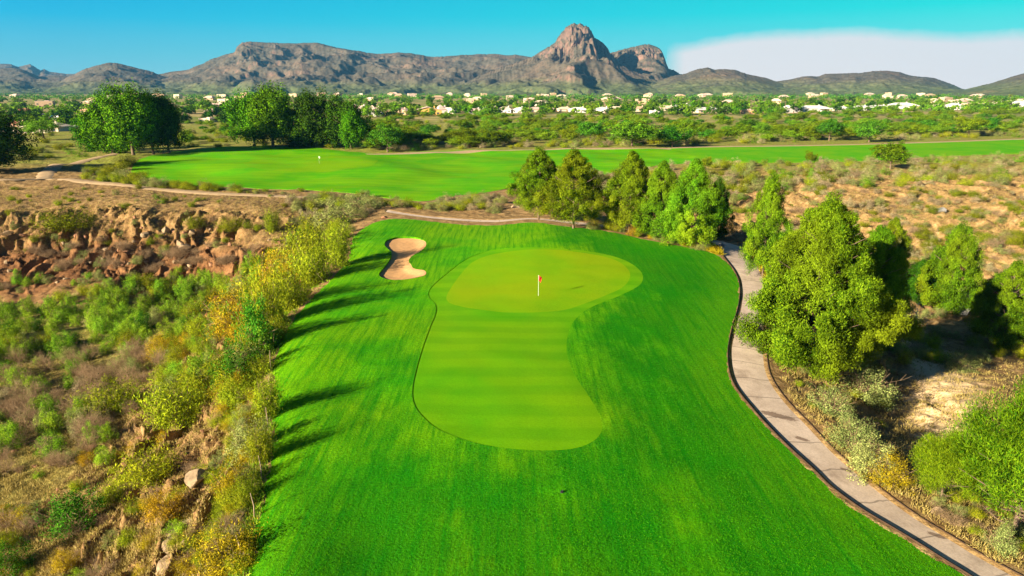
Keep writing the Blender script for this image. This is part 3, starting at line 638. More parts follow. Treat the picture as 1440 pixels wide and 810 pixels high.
def flush():
    if not SPEC: return
    px = np.array([s['px'] for s in SPEC], float); py = np.array([s['py'] for s in SPEC], float); x, y = hits(px, py); z, _, sd = ground_z(x, y)
    for s, X, Y, Z, D in zip(SPEC, x, y, z, sd):
        if s.get('group') and D > .2: continue
        mpp = depth_of(Y, Z)/F; w = s['w'] or s['wpx']*mpp; h = s['h'] or (s['hpx']*mpp/max(.3, CP) if s['hpx'] else w*.85)
        lib, nm, cat, lm = KIND[s['kind']]; nm = s.get('nm', nm); var = random.choice(LIB[lib]); rz = random.random()*6.28; loc = (X, Y, Z-s['sink']*h)
        if isinstance(var, tuple):
            me, wd = var; e = empty(nm, loc, rz); e.scale = (w, w, h)
            cr = link(bpy.data.objects.new('crown', with_mat(me, lm)), e); cr.location.z = s['lift']; cr.scale.z = 1-s['lift']
            if not s['small']: link(bpy.data.objects.new('trunk', wd), e)
            else:
                COL.objects.unlink(cr); cr.parent = None; cr.name = nm; cr.location = loc; cr.rotation_euler = (0, 0, rz); cr.scale = (w, w, h); COL.objects.link(cr); bpy.data.objects.remove(e); e = cr
        else:
            e = link(bpy.data.objects.new(nm, with_mat(var, lm))); e.location = loc; e.rotation_euler = (0, 0, rz); e.scale = (w, w, h)
        tag(e, s['label'], cat, s['group'])
    SPEC.clear()
# --- hand placed trees and bushes (base point, width and height in the photograph's pixels)
for a in [
 ('pine', 757, 309, 78, 101, 'pine with a bare pale trunk, leftmost of the row behind the green'),
 ('pine', 806, 321, 92, 113, 'tall bushy pine with a bare trunk, second from the left behind the green'),
 ('pine', 884, 327, 78, 114, 'slim yellowish pine in the middle of the row behind the green'),
 ('pineg', 928, 334, 76, 108, 'pointed light green pine just right of the slim yellowish one'),
 ('pineg', 970, 346, 90, 122, 'broad pine with a dark right side near the end of the cart path'),
 ('pine_shaded', 1004, 336, 50, 86, 'dark narrow pine at the right end of the row behind the green'),
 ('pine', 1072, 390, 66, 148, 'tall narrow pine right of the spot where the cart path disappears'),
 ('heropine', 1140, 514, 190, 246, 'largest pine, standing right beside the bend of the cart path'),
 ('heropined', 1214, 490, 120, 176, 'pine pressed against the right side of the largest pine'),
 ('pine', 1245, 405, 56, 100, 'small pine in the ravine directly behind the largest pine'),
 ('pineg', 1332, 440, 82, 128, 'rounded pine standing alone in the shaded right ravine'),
 ('pine_shaded', 1290, 430, 60, 60, 'low dark pine left of the rounded pine in the right ravine'),
 ('pine', 1408, 486, 90, 126, 'pine at the right edge of the frame above the shaded ravine'),
 ('acacia', 1425, 752, 215, 262, 'big feathery light green tree at the lower right edge'),
 ('acacia', 1322, 705, 100, 122, 'lower feathery tree leaning out left of the big feathery one'),
 ('cotton', 134, 213, 74, 70, 'lowest leftmost tree of the dark clump left of the far fairway'),
 ('cotton', 160, 216, 92, 88, 'second tree from the left in the dark clump left of the far fairway'),
 ('cotton', 188, 218, 100, 106, 'tallest tree of the dark clump left of the far fairway'),
 ('cotton_shaded', 216, 217, 88, 94, 'dark tree right of the tallest in the clump left of the far fairway'),
 ('cotton_shaded', 238, 215, 70, 86, 'rightmost tree of the dark clump left of the far fairway'),
 ('cotton_shaded', -22, 242, 140, 110, 'dark tree cut off by the left edge of the frame'),
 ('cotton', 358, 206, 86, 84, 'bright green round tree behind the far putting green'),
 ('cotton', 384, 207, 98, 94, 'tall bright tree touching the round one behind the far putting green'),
 ('cotton_shaded', 416, 207, 84, 72, 'dark shaded tree in the middle of the group behind the far green'),
 ('cotton_shaded', 444, 207, 90, 82, 'dark tree left of the last one behind the far green'),
 ('cotton_shaded', 468, 208, 86, 88, 'tall tree second from the right end of the group behind the far green'),
 ('cotton', 494, 209, 70, 72, 'rightmost tree of the group behind the far putting green'),
 ('mesq', 62, 197, 66, 34, 'low spreading green tree in front of the tan fenced house'),
 ('mesqd', 545, 214, 60, 44, 'mid green bushy tree right of the far cottonwoods with a long shadow'),
 ('mesq', 745, 177, 40, 22, 'dark round tree below the palm by the houses'),
 ('mesq', 888, 206, 92, 42, 'wide pale green tree by the far edge of the distant fairway'),
 ('mesqd', 945, 207, 60, 34, 'deep green tree touching the wide pale one by the far fairway'),
 ('mesqd', 1050, 190, 40, 26, 'deep green round tree in the wash, centre right'),
 ('mesqd', 1166, 198, 50, 34, 'vivid green round tree, left of the pair by the far fairway'),
 ('mesqd', 1222, 200, 56, 36, 'vivid green dark sided tree, right of the pair by the far fairway'),
 ('mesqy', 1362, 192, 54, 32, 'olive green tree standing in pale brush at the far right'),
 ('mesqd', 830, 203, 52, 36, 'green tree left of the wide pale one by the far fairway'),
 ('mesqy', 1252, 238, 66, 44, 'yellow green round tree on the near edge of the far fairway'),
 ('mesqy', 1139, 232, 20, 22, 'small conical tree alone against the far fairway'),
 ('mesqy', 993, 240, 20, 22, 'small yellowish tree above the pines against the far fairway'),
 ('broom', 250, 592, 112, 88, 'big feathery yellow green bush on the left slope'),
 ('teal', 335, 548, 84, 78, 'dense blue green bush just left of the fairway shadows'),
 ('teal', 362, 505, 74, 108, 'blue green bush casting a long shadow across the fairway'),
 ('gold', 335, 470, 90, 84, 'golden brown bush halfway down the left ravine'),
 ('gold', 395, 420, 84, 80, 'golden feathery bush near the upper left of the fairway'),
 ('creo', 432, 372, 90, 74, 'olive bush beside the left edge of the fairway'),
 ('sage', 470, 322, 86, 46, 'large pale bush left of the bunker end of the fairway'),
 ('sage', 505, 300, 60, 32, 'pale rounded bush by the end of the path behind the mound'),
 ('broom', 160, 580, 96, 58, 'loose yellow green bush left of the biggest feathery bush'),
 ('sage', 350, 640, 86, 66, 'grey green bush with fine twigs on the slope below the blue green bush'),
 ('broom', 212, 688, 92, 66, 'soft grey green bush in the middle of the lower left slope'),
 ('teal', 108, 742, 96, 70, 'dark green bush near the lower left corner'),
 ('broom', 160, 706, 44, 36, 'small bright green bush touching the dark green one'),
 ('gold', 332, 700, 62, 78, 'tall golden bush at the left fairway edge'),
 ('gold', 325, 800, 110, 92, 'large orange tinged bush at the bottom of the fairway edge'),
 ('gold', 236, 742, 70, 48, 'golden bush in front of the pale slab on the lower slope'),
 ('broom', 300, 655, 56, 34, 'low yellow green bush above the pale slab'),
 ('teal', 15, 805, 70, 52, 'dark green bush in the bottom left corner'),
 ('creo', 95, 322, 90, 36, 'olive bush growing diagonally up the left cliff'),
 ('creo', 275, 322, 34, 24, 'dark bush in the middle of the rim of the left cliff'),
 ('creo', 325, 322, 42, 26, 'dark bush right of the middle of the cliff rim'),
 ('creo', 385, 325, 30, 44, 'narrow olive bush at the right end of the cliff'),
 ('sage', 1215, 560, 88, 62, 'grey green bush in front of the drainage slope'),
 ('sage', 1168, 580, 66, 56, 'grey green bush nearest the bend of the path'),
 ('sage', 1200, 632, 78, 66, 'tall grey green bush close to the path on the right'),
 ('sage', 1225, 668, 78, 66, 'sage bush just left of the yellow flowered one'),
 ('sage', 1345, 520, 52, 30, 'spiky grey bush above the feathery tree'),
 ('sage', 1402, 775, 56, 56, 'grey bush below the feathery tree near the lower right edge'),
 ('teal', 30, 290, 0, 0, None)]:
    if a[5]: plant(a[0], a[1], a[2], wpx=a[3], hpx=a[4], label=a[5], lift=.13 if 'bare' in a[5] else (.05 if a[0] == 'pine' else 0))
plant('gold', 1250, 682, wpx=66, hpx=56, label='yellow flowering bush beside the cart path')
# shadow casters along the left fairway edge
for px, py, wp, hp, lb in ((384, 468, 70, 112, 'green bush whose long shadow lies across the upper fairway'), (384, 588, 56, 84, 'ragged bush beside the second edge stake'), (374, 650, 50, 74, 'ragged bush beside the third edge stake'), (412, 436, 66, 90, 'bush at the fairway edge below the golden feathery one'), (446, 400, 66, 84, 'bush at the fairway edge left of the bunker'), (356, 705, 42, 52, 'small bush beside the fourth edge stake'), (484, 376, 50, 84, 'upright bush at the fairway edge level with the bunker')):
    plant('broom', px-6, py, wpx=wp, hpx=hp, label=lb)
for px, py, wp, hp, kd, lb in ((158, 247, 34, 22, 'broom', 'yellow green bush at the left tip of the far fairway'), (176, 252, 30, 18, 'sage', 'grey bush just below the left tip of the far fairway'), (196, 256, 36, 20, 'broom', 'rounded bush along the lower left corner of the far fairway'), (172, 240, 26, 18, 'creo', 'small dark bush touching the left tip of the far fairway'), (180, 234, 34, 20, 'creo', 'dark bush between tree shade and the tip of the far fairway'), (222, 264, 40, 18, 'sage', 'low spreading bush under the lower left edge of the far fairway')):
    plant(kd, px, py, wpx=wp, hpx=hp, label=lb)
flush()
# --- filled regions: each sampled evenly over the ground the camera sees
ADJ = {'broom': 'feathery yellow green bush', 'gold': 'golden brown bush', 'willow': 'leafy bright green bush', 'teal': 'dense dark green bush', 'sage': 'grey green rounded bush', 'pale': 'pale dry bush', 'creo': 'small olive bush', 'greenmound': 'rounded green bush', 'dead': 'bare brown brush', 'mesq': 'light green spreading tree', 'mesqd': 'deep green rounded tree', 'mesqy': 'olive spreading tree', 'townd': 'very dark evergreen tree', 'town': 'dark green tree', 'towny': 'light green tree'}
def region(poly, count, kinds, smin, smax, where, hr=(.7, 1.0), small=False, gap=.0, rn=None):
    P = np.array(poly, float); x0, y0 = P.min(0); x1, y1 = P.max(0); ks, ws = zip(*kinds.items()); k = 0; tries = 0; used = []
    while k < count and tries < count*60:
        tries += 1; x = random.uniform(x0, x1); y = random.uniform(y0, y1)
        if not inpoly(np.array([x]), np.array([y]), P)[0]: continue
        if gap and any(abs(x-a) < gap and abs(y-b) < gap*.5 for a, b in used): continue
        used.append((x, y)); kd = random.choices(ks, ws)[0]; w = random.uniform(smin, smax)
        plant(kd, x, y, w=w, h=w*random.uniform(*hr), label=ADJ[kd]+' '+where, group=where, small=small)
        if rn and kd in rn: SPEC[-1]['nm'] = rn[kd]  # regional name only, the plant is still the same kind
        k += 1
region([(-60,440),(120,408),(330,398),(430,325),(470,335),(410,420),(330,440),(230,490),(-60,520)], 210, {'willow': .7, 'broom': .14, 'sage': .12, 'teal': .08}, 1.9, 3.4, 'on the floor of the left ravine', (.8, 1.15))
region([(225,495),(330,440),(420,398),(485,330),(495,345),(460,385),(405,440),(378,510),(372,560),(330,575),(230,570)], 100, {'broom': .5, 'gold': .22, 'willow': .2, 'sage': .15}, 1.6, 3.2, 'on the upper slope between ravine and fairway', (.8, 1.1))
region([(-60,500),(225,490),(225,560),(130,640),(-60,650)], 150, {'dead': .5, 'willow': .34, 'sage': .15, 'pale': .08}, 1.4, 2.6, 'in the brown thicket at the left', (.8, 1.2))
region([(-60,640),(130,620),(350,575),(368,640),(340,810),(-60,830)], 85, {'broom': .28, 'gold': .2, 'sage': .2, 'dead': .25, 'willow': .07}, .8, 1.9, 'scattered over the lower left slope', (.6, .95))
region([(330,575),(378,545),(372,640),(345,720),(318,830),(270,830),(300,700)], 34, {'gold': .45, 'broom': .4, 'sage': .15}, .9, 1.6, 'along the left fairway edge', (.8, 1.1))
region([(-60,300),(400,302),(400,345),(-60,350)], 34, {'creo': .5, 'gold': .1, 'sage': .25, 'dead': .15}, 1.0, 2.2, 'clinging to the left cliff', (.6, .9))
region([(40,350),(370,344),(385,372),(60,380)], 55, {'dead': .85, 'sage': .15}, 1.8, 3.2, 'on the ledge of the left cliff', (.5, .8))
region([(-60,382),(330,380),(330,402),(-60,412)], 36, {'sage': .4, 'willow': .45, 'dead': .15}, 1.2, 2.4, 'at the foot of the left cliff', (.7, 1.0))
region([(-60,262),(430,266),(425,294),(-60,292)], 58, {'creo': .5, 'broom': .2, 'sage': .2, 'greenmound': .1}, .7, 2.0, 'on the bare terrace above the left cliff', (.5, .8))
region([(405,280),(520,274),(538,296),(500,325),(470,345),(420,325)], 80, {'sage': .6, 'broom': .2, 'pale': .2}, 1.6, 3.6, 'in the pale thicket left of the mound', (.6, .85))
region([(590,284),(700,274),(722,292),(700,300),(600,298)], 60, {'sage': .5, 'pale': .25, 'broom': .25}, 1.4, 3.4, 'between the cart path and the far fairway', (.5, .75))
region([(120,238),(190,250),(300,266),(600,290),(590,296),(430,276),(240,266),(120,256)], 120, {'broom': .45, 'sage': .35, 'creo': .2}, 1.2, 3.4, 'along the near edge of the far fairway', (.5, .8))
region([(815,222),(900,226),(1000,232),(1440,221),(1500,222),(1500,262),(1110,264),(1060,300),(815,285)], 430, {'sage': .42, 'broom': .15, 'pale': .2, 'creo': .10, 'greenmound': .13}, 2.2, 4.6, 'on the crest of the far right bank', (.55, .85), rn={'sage': 'crest_sage_bush', 'broom': 'crest_broom_bush', 'pale': 'crest_pale_bush'})  # crest plants are the usual sage, broom and pale bushes, named by region
region([(1080,262),(1500,262),(1500,330),(1440,390),(1300,380),(1090,330)], 470, {'creo': .38, 'sage': .3, 'pale': .25, 'dead': .07}, .9, 3.2, 'on the bare face of the far right bank', (.5, .75), rn={'sage': 'slope_bush', 'creo': 'scrub_bush'})
region([(1060,330),(1440,385),(1500,420),(1500,470),(1230,470),(1080,400)], 75, {'sage': .4, 'dead': .3, 'willow': .3}, 1.5, 3, 'in the shaded right ravine', (.6, 1))
region([(1150,512),(1230,470),(1440,466),(1500,480),(1440,506),(1290,512),(1170,530)], 70, {'sage': .5, 'broom': .3, 'pale': .1, 'greenmound': .1}, 1.3, 2.5, 'on the near lip of the right ravine', (.6, .9))
region([(1095,525),(1160,515),(1280,530),(1250,600),(1180,600),(1130,570)], 18, {'sage': .6, 'broom': .4}, .5, 1.5, 'on the slope right of the path bend', (.5, .8))
region([(1250,690),(1330,690),(1500,760),(1500,800),(1400,775)], 26, {'broom': .4, 'sage': .35, 'dead': .25}, .5, 1.3, 'beside the lower cart path', (.5, .8))
region([(830,318),(900,327),(1003,344),(1012,352),(990,352),(900,334),(825,324)], 26, {'sage': .6, 'broom': .25, 'gold': .15}, 1.2, 2.6, 'under the row of pines behind the green', (.7, 1.0))
region([(735,285),(850,295),(1000,320),(985,330),(850,313),(740,305)], 30, {'sage': .5, 'broom': .5}, 1.2, 2.4, 'behind the trunks of the pine row', (.7, 1.0))
region([(505,168),(800,164),(1500,156),(1500,186),(1180,196),(1000,203),(800,204),(520,212)], 500, {'mesq': .5, 'mesqd': .12, 'mesqy': .38}, 7, 14, 'in the green wash before the houses', (.42, .6), small=True, rn={'mesqy': 'olive_mesquite_tree', 'mesqd': 'deep_green_mesquite_tree'})  # all of these are mesquites, named apart by leaf colour
region([(520,202),(800,196),(1500,180),(1500,192),(1200,199),(900,207),(700,209),(520,214)], 230, {'sage': .4, 'pale': .15, 'broom': .25, 'greenmound': .2}, 2.6, 5.6, 'along the far edge of the distant fairway', (.5, .75), rn={'sage': 'far_edge_bush', 'broom': 'far_edge_bush'})  # the same sage and broom bushes under a regional name
region([(505,165),(1500,157),(1500,190),(900,204),(520,208)], 300, {'broom': .65, 'sage': .35}, 3, 7, 'low in the green wash', (.45, .7), rn={'sage': 'wash_bush', 'broom': 'wash_bush'})
region([(-60,192),(345,180),(500,190),(500,210),(345,208),(240,208),(110,222),(-60,228)], 170, {'sage': .3, 'broom': .4, 'greenmound': .3}, 2.6, 6, 'in the yellow green field at the upper left', (.4, .65), rn={'sage': 'field_bush', 'broom': 'field_bush'})
region([(255,170),(345,168),(345,204),(255,205)], 22, {'mesq': .5, 'mesqd': .3, 'mesqy': .2}, 5, 9, 'between the two dark tree groups', (.5, .7), small=True)
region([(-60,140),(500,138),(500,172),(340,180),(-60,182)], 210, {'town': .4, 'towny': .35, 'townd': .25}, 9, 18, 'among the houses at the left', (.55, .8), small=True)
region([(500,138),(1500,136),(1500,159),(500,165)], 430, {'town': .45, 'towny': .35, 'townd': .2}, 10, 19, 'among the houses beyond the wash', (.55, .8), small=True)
flush()
# far-off trees that read as one mass
def tree_mass(n, y0, y1, name, label, s0, s1, mat, per=26):
    r = np.random.default_rng(77); X = []; 
    px = r.uniform(-260, 1700, n); py = r.uniform(y0, y1, n); w = U(px, py, -3.0); s = r.uniform(s0, s1, n)
    C = np.column_stack([w, np.full(n, -3.0)+s*.32]); Rd = np.stack([s*.55, s*.55, s*.4], -1); V, Fc = lobes_leaves(C, Rd, per, 2.6, 1.9, .2, r, .4); V[:, 2] = np.maximum(V[:, 2], -3.2)
    return tag(mesh_np(name, V, Fc, mat), label, 'trees', kind='stuff')
tree_mass(2600, 131.5, 141, 'distant_trees', 'mass of small green trees across the valley floor under the mountains', 6, 13, M['mesq2'])
tree_mass(900, 132, 160, 'valley_scrub', 'light green scrub spread between the houses', 4, 8, M['mesq'])
# dry grass and litter
def tufts(polys, label, name, mat, L, Wd, per=9, seed=5):
    r = np.random.default_rng(seed); PX = []; PY = []
    for poly, n in polys:
        P = np.array(poly, float); x0, y0 = P.min(0); x1, y1 = P.max(0); x = r.uniform(x0, x1, n*3); y = r.uniform(y0, y1, n*3); k = inpoly(x, y, P); PX.append(x[k][:n]); PY.append(y[k][:n])
    PX = np.concatenate(PX); PY = np.concatenate(PY); x, y = hits(PX, PY); z, _, sd = ground_z(x, y); k = sd < -.02; x, y, z = x[k], y[k], z[k]
    n = len(x); O = np.stack([x, y, z-.02], -1)[:, None]+r.normal(size=(n, per, 3))*[.12, .12, 0]; D = r.normal(size=(n, per, 3))*.5+[0, 0, 1]
    s = .5+r.random(n)[:, None]*np.ones((n, per)); V, Fc = cards(O.reshape(-1, 3), D.reshape(-1, 3), (L*s).ravel(), Wd, r); return tag(mesh_np(name, V, Fc, mat), label, 'grass', kind='stuff')
tufts([([(-20,600),(360,560),(372,640),(335,830),(-20,830)], 9000), ([(-20,480),(380,440),(380,560),(-20,640)], 5000), ([(-20,262),(430,268),(420,345),(-20,345)], 5000), ([(1080,480),(1440,480),(1440,800),(1400,790),(1200,660),(1110,560)], 3800), ([(1060,240),(1440,232),(1440,400),(1100,350)], 14000), ([(960,338),(1020,352),(1060,372),(1085,420),(1060,350),(1000,345)], 900)],
      'dry yellow grass and weeds scattered over the dirt slopes', 'dry_grass', M['drygrass'], .28, .03)
tufts([([(300,700),(372,540),(400,440),(480,340),(500,340),(395,500),(384,620),(350,830),(318,830)], 3500), ([(980,345),(1030,362),(1036,400),(1010,356)], 1), ([(500,215),(1440,190),(1440,197),(500,219)], 500)],
      'green weeds along the ragged left edge of the fairway', 'edge_weeds', M['willow'], .30, .04, seed=8)
tufts([([(968,338),(1016,350),(1018,360),(1000,357),(960,345)], 700), ([(1056,350),(1085,372),(1090,430),(1080,440),(1070,385)], 500)], 'golden grass at both sides of the path where it enters the shade', 'golden_grass', M['gold'], .55, .05, seed=9)

M['blades'] = leaf('grass_blades', (.010, .17, .002), (.060, .29, .002), trans=.2)
def blades():
    r = np.random.default_rng(31); n = 330000; px = r.uniform(240, 1500, n); py = 300+620*r.random(n)**.8; a, b, c = pray(px, py); t_ = -CH/c; x, y = a*t_, b*t_
    k = inpoly(x, y, P_fair) & ~inpoly(x, y, P_apron) & (sdist(x, y, P_apron, 3.0) < -.35) & (sdist(x, y, P_bunk, 3.0) < -.3) & (y < 95); x, y = x[k], y[k]; z = hbase(x, y)+.02+micro(x, y); n = len(x)
    g = fbm(x*.5, y*.5, 3)*.6+fbm(x*1.6, y*.14, 3); k = r.random(n) < .48+1.0*g+.2*(y < 45); x, y, z = x[k], y[k], z[k]; n = len(x)
    D = r.normal(size=(n, 3))*.55+[0, 0, .8]; V, Fc = cards(np.stack([x, y, z-.02], -1), D, .04+.05*r.random(n), .016, r)
    tag(mesh_np('grass_blades', V, Fc, M['blades']), 'loose taller blades in the rough grass around the green', 'grass', kind='stuff')
blades()
# ------------------------------------------------------------------ rocks
def rock_mesh(seed, flat=1.0):
    r = np.random.default_rng(seed); import bmesh
    bm = bmesh.new(); bmesh.ops.create_icosphere(bm, subdivisions=3, radius=.5)
    pl = [(unit(r.normal(size=3)), .26+.16*r.random()) for _ in range(11)]
    for v in bm.verts:
        p = np.array(v.co)
        for nn, d in pl:
            e = p@nn-d
            if e > 0: p = p-nn*e*.93
        q = p*1.0; k = float(perlin(np.array([q[0]*6+seed]), np.array([q[1]*6+q[2]*5]))[0]); v.co = Vector(p*(1+.05*k)*[1, 1, flat])
    me = bpy.data.meshes.new('rock'); bm.to_mesh(me); bm.free(); me.materials.append(M['rock']); return me
ROCKS = [rock_mesh(i) for i in range(5)]
RS = []
for px, py, wp, hp, lb, m in [(277,698,34,16,'large pale flat slab on the lower left slope','rock'),(262,738,60,14,'long pale ledge with a dark hollow beneath it','rock'),(248,760,40,14,'broken pale rock at the lower end of the long ledge','rock'),(300,668,18,12,'pale block just above the large flat slab','rock'),
  (235,795,40,16,'cracked pale rocks low on the left slope','rock'),(258,350,20,10,'biggest pale boulder on the left cliff','rock'),(252,336,14,12,'pale boulder stacked above the biggest cliff boulder','rock'),(232,322,12,12,'upper pale boulder below the cliff rim','rock'),(205,334,12,8,'small pale boulder left of the big ones on the cliff','rock'),
  (270,333,10,9,'small pale boulder right of the big ones on the cliff','rock'),(946,302,10,8,'pale boulder behind the pine row','rock'),(1323,302,14,8,'white boulder on the far right bank','rock_blue'),(1015,345,15,10,'blue grey boulder in shade where the cart path disappears','rock_blue'),(1350,441,34,9,'flat grey rock slab deep in the shaded ravine','rock_blue'),
  (726,292,14,7,'tan boulder at the bend of the path behind the mound','rock'),(540,306,10,5,'orange boulder at the left end of the path','rock_red'),(288,655,12,9,'brown rock high on the left slope','rock_red'),(1315,770-50,20,12,'tan rock under the feathery tree','rock')]:
    RS.append((px, py, wp, hp, lb, m, None))
for i in range(70):
    px = random.uniform(0, 395); py = random.uniform(300, 400); RS.append((px, py, random.uniform(4, 9), random.uniform(3, 7), 'small brown rock lodged in the left cliff', random.choice(['rock', 'rock_red']), 'rocks of the left cliff'))
for i in range(60):
    py = random.uniform(610, 805); px = random.uniform(20, 330); RS.append((px, py, random.uniform(4, 13), random.uniform(3, 7), 'loose rock on the lower left slope', random.choice(['rock', 'rock_red', 'rock_red']), 'rocks on the left slope'))
xs, ys = hits(np.array([r[0] for r in RS]), np.array([r[1] for r in RS])); zs, _, _s = ground_z(xs, ys)
for r_, X, Y, Z in zip(RS, xs, ys, zs):
    mpp = depth_of(Y, Z)/F; o = link(bpy.data.objects.new('boulder' if not r_[6] else 'rock', with_mat(random.choice(ROCKS), r_[5]))); w = r_[2]*mpp*1.15
    o.location = (X, Y, Z+.1*r_[3]*mpp); o.scale = (w, w*.8, max(r_[3]*mpp*1.3, .15)); o.rotation_euler = (random.uniform(-.3, .3), random.uniform(-.3, .3), random.uniform(-.6, .6))
    tag(o, r_[4], 'rock', r_[6])

# ------------------------------------------------------------------ bare tree, stakes, flags, sprinkler
def at(px, py):
    x, y = hits(np.array([px]), np.array([py])); z, _, _ = ground_z(x, y); return float(x[0]), float(y[0]), float(z[0])
x, y, z = at(1283, 478); r = np.random.default_rng(4); e = empty('bare_tree', (x, y, z)); tag(e, 'bleached leafless small tree standing before the shaded ravine', 'dead tree')
mb = MB(); mb.tube([(0, 0, -.2), (.05, 0, 1.5), (-.04, .03, 3), (.03, 0, 4.6)], [.09, .07, .045, .01], 7); mb.build('trunk', M['paledead'], e)
mb = MB()
for k in range(46):
    t = 1.0+3.4*r.random(); a = r.random()*6.28; L = (4.9-t)*.42*(.6+.5*r.random()); p = Vector((0, 0, t)); q = p+Vector((math.cos(a)*L, math.sin(a)*L, L*.9)); m = (p+q)/2+Vector((math.cos(a)*.1, math.sin(a)*.1, -.08)); mb.tube([p, m, q], [.022, .016, .004], 4)
    for j in range(3):
        s = m.lerp(q, r.random()); d = Vector(r.normal(size=3)*.5)+(q-p).normalized(); mb.tube([s, s+d.normalized()*L*.4], [.010, .003], 3)
mb.build('branches', M['paledead'], e)
ordn = ['first', 'second', 'third', 'fourth', 'fifth', 'sixth']
for i, (px, py, h) in enumerate(((384, 520, 1.6), (383, 558, 1.7), (380, 603, 1.6), (371, 672, 1.4), (361, 727, 1.4), (341, 782, 1.5))):
    w = U(px, py, -.3); X, Y = w; z = float(hbase(X, Y)); r = np.random.default_rng(i)
    mb = MB(); mb.tube([(0, 0, -.3), (.02*i, 0, h*.5), (.05-.02*i, .02, h)], [.035, .03, .02], 6); o = mb.build('edge_stake', M['stake'], None); o.location = (X-.15, Y, z); tag(o, 'thin weathered wooden stake, %s from the top along the left fairway edge' % ordn[i], 'stake')
def flagstick(px, py, z, label, flagm, fl, lab2, h=2.15):
    w = U(px, py, z); X, Y = float(w[0]), float(w[1]); zz = float(hbase(X, Y))-.03; e = empty('flagstick', (X, Y, zz)); tag(e, label, 'flag')
    mb = MB(); mb.tube([(0, 0, -.1), (0, 0, h)], [.013, .010], 8); mb.build('pole', M['white'], e, True)
    mb = MB(); mb.tube([(0, 0, h), (0, 0, h+.04)], [.035, .01], 8); mb.build('pole_cap', M['white'], e)
    V = []; Fc = []; nx, nz = 9, 6
    for j in range(nz+1):
        for i in range(nx+1):
            u = i/nx; v = j/nz; V.append((fl*(.02+.34*u*(1-.45*v)), -.10*math.sin(u*5+v*1.5)*u-.04*u, h-.02-.50*v-.22*u*u))
    for j in range(nz):
        for i in range(nx): a = j*(nx+1)+i; Fc.append((a, a+1, a+nx+2, a+nx+1))
    o = mesh_np('flag_cloth', V, np.array(Fc), M[flagm], True, e); m = o.modifiers.new('t', 'SOLIDIFY'); m.thickness = .006
    mb = MB(); mb.tube([(0, 0, .034), (0, 0, .040)], [.075, .075], 16); mb.build('hole_rim', M['white'], e)
flagstick(757, 417, .12, 'red flag on a thin white pole in the putting green', 'red', 1, '')
flagstick(449, 230, -.2, 'white flag on a pole on the distant left green', 'white', 1, '')
x, y = U(790, 694, 0); zz = float(hbase(x, y)); e = empty('sprinkler_head', (float(x), float(y), zz)); tag(e, 'small dark sprinkler head in the foreground grass', 'sprinkler')
mb = MB(); mb.tube([(0, 0, -.05), (0, 0, .07), (0, 0, .09)], [.09, .09, .07], 14); mb.build('cap', M['black'], e)
mb = MB(); mb.tube([(.05, 0, .10), (.05, 0, .17)], [.03, .02], 8); mb.build('nozzle', M['black'], e)

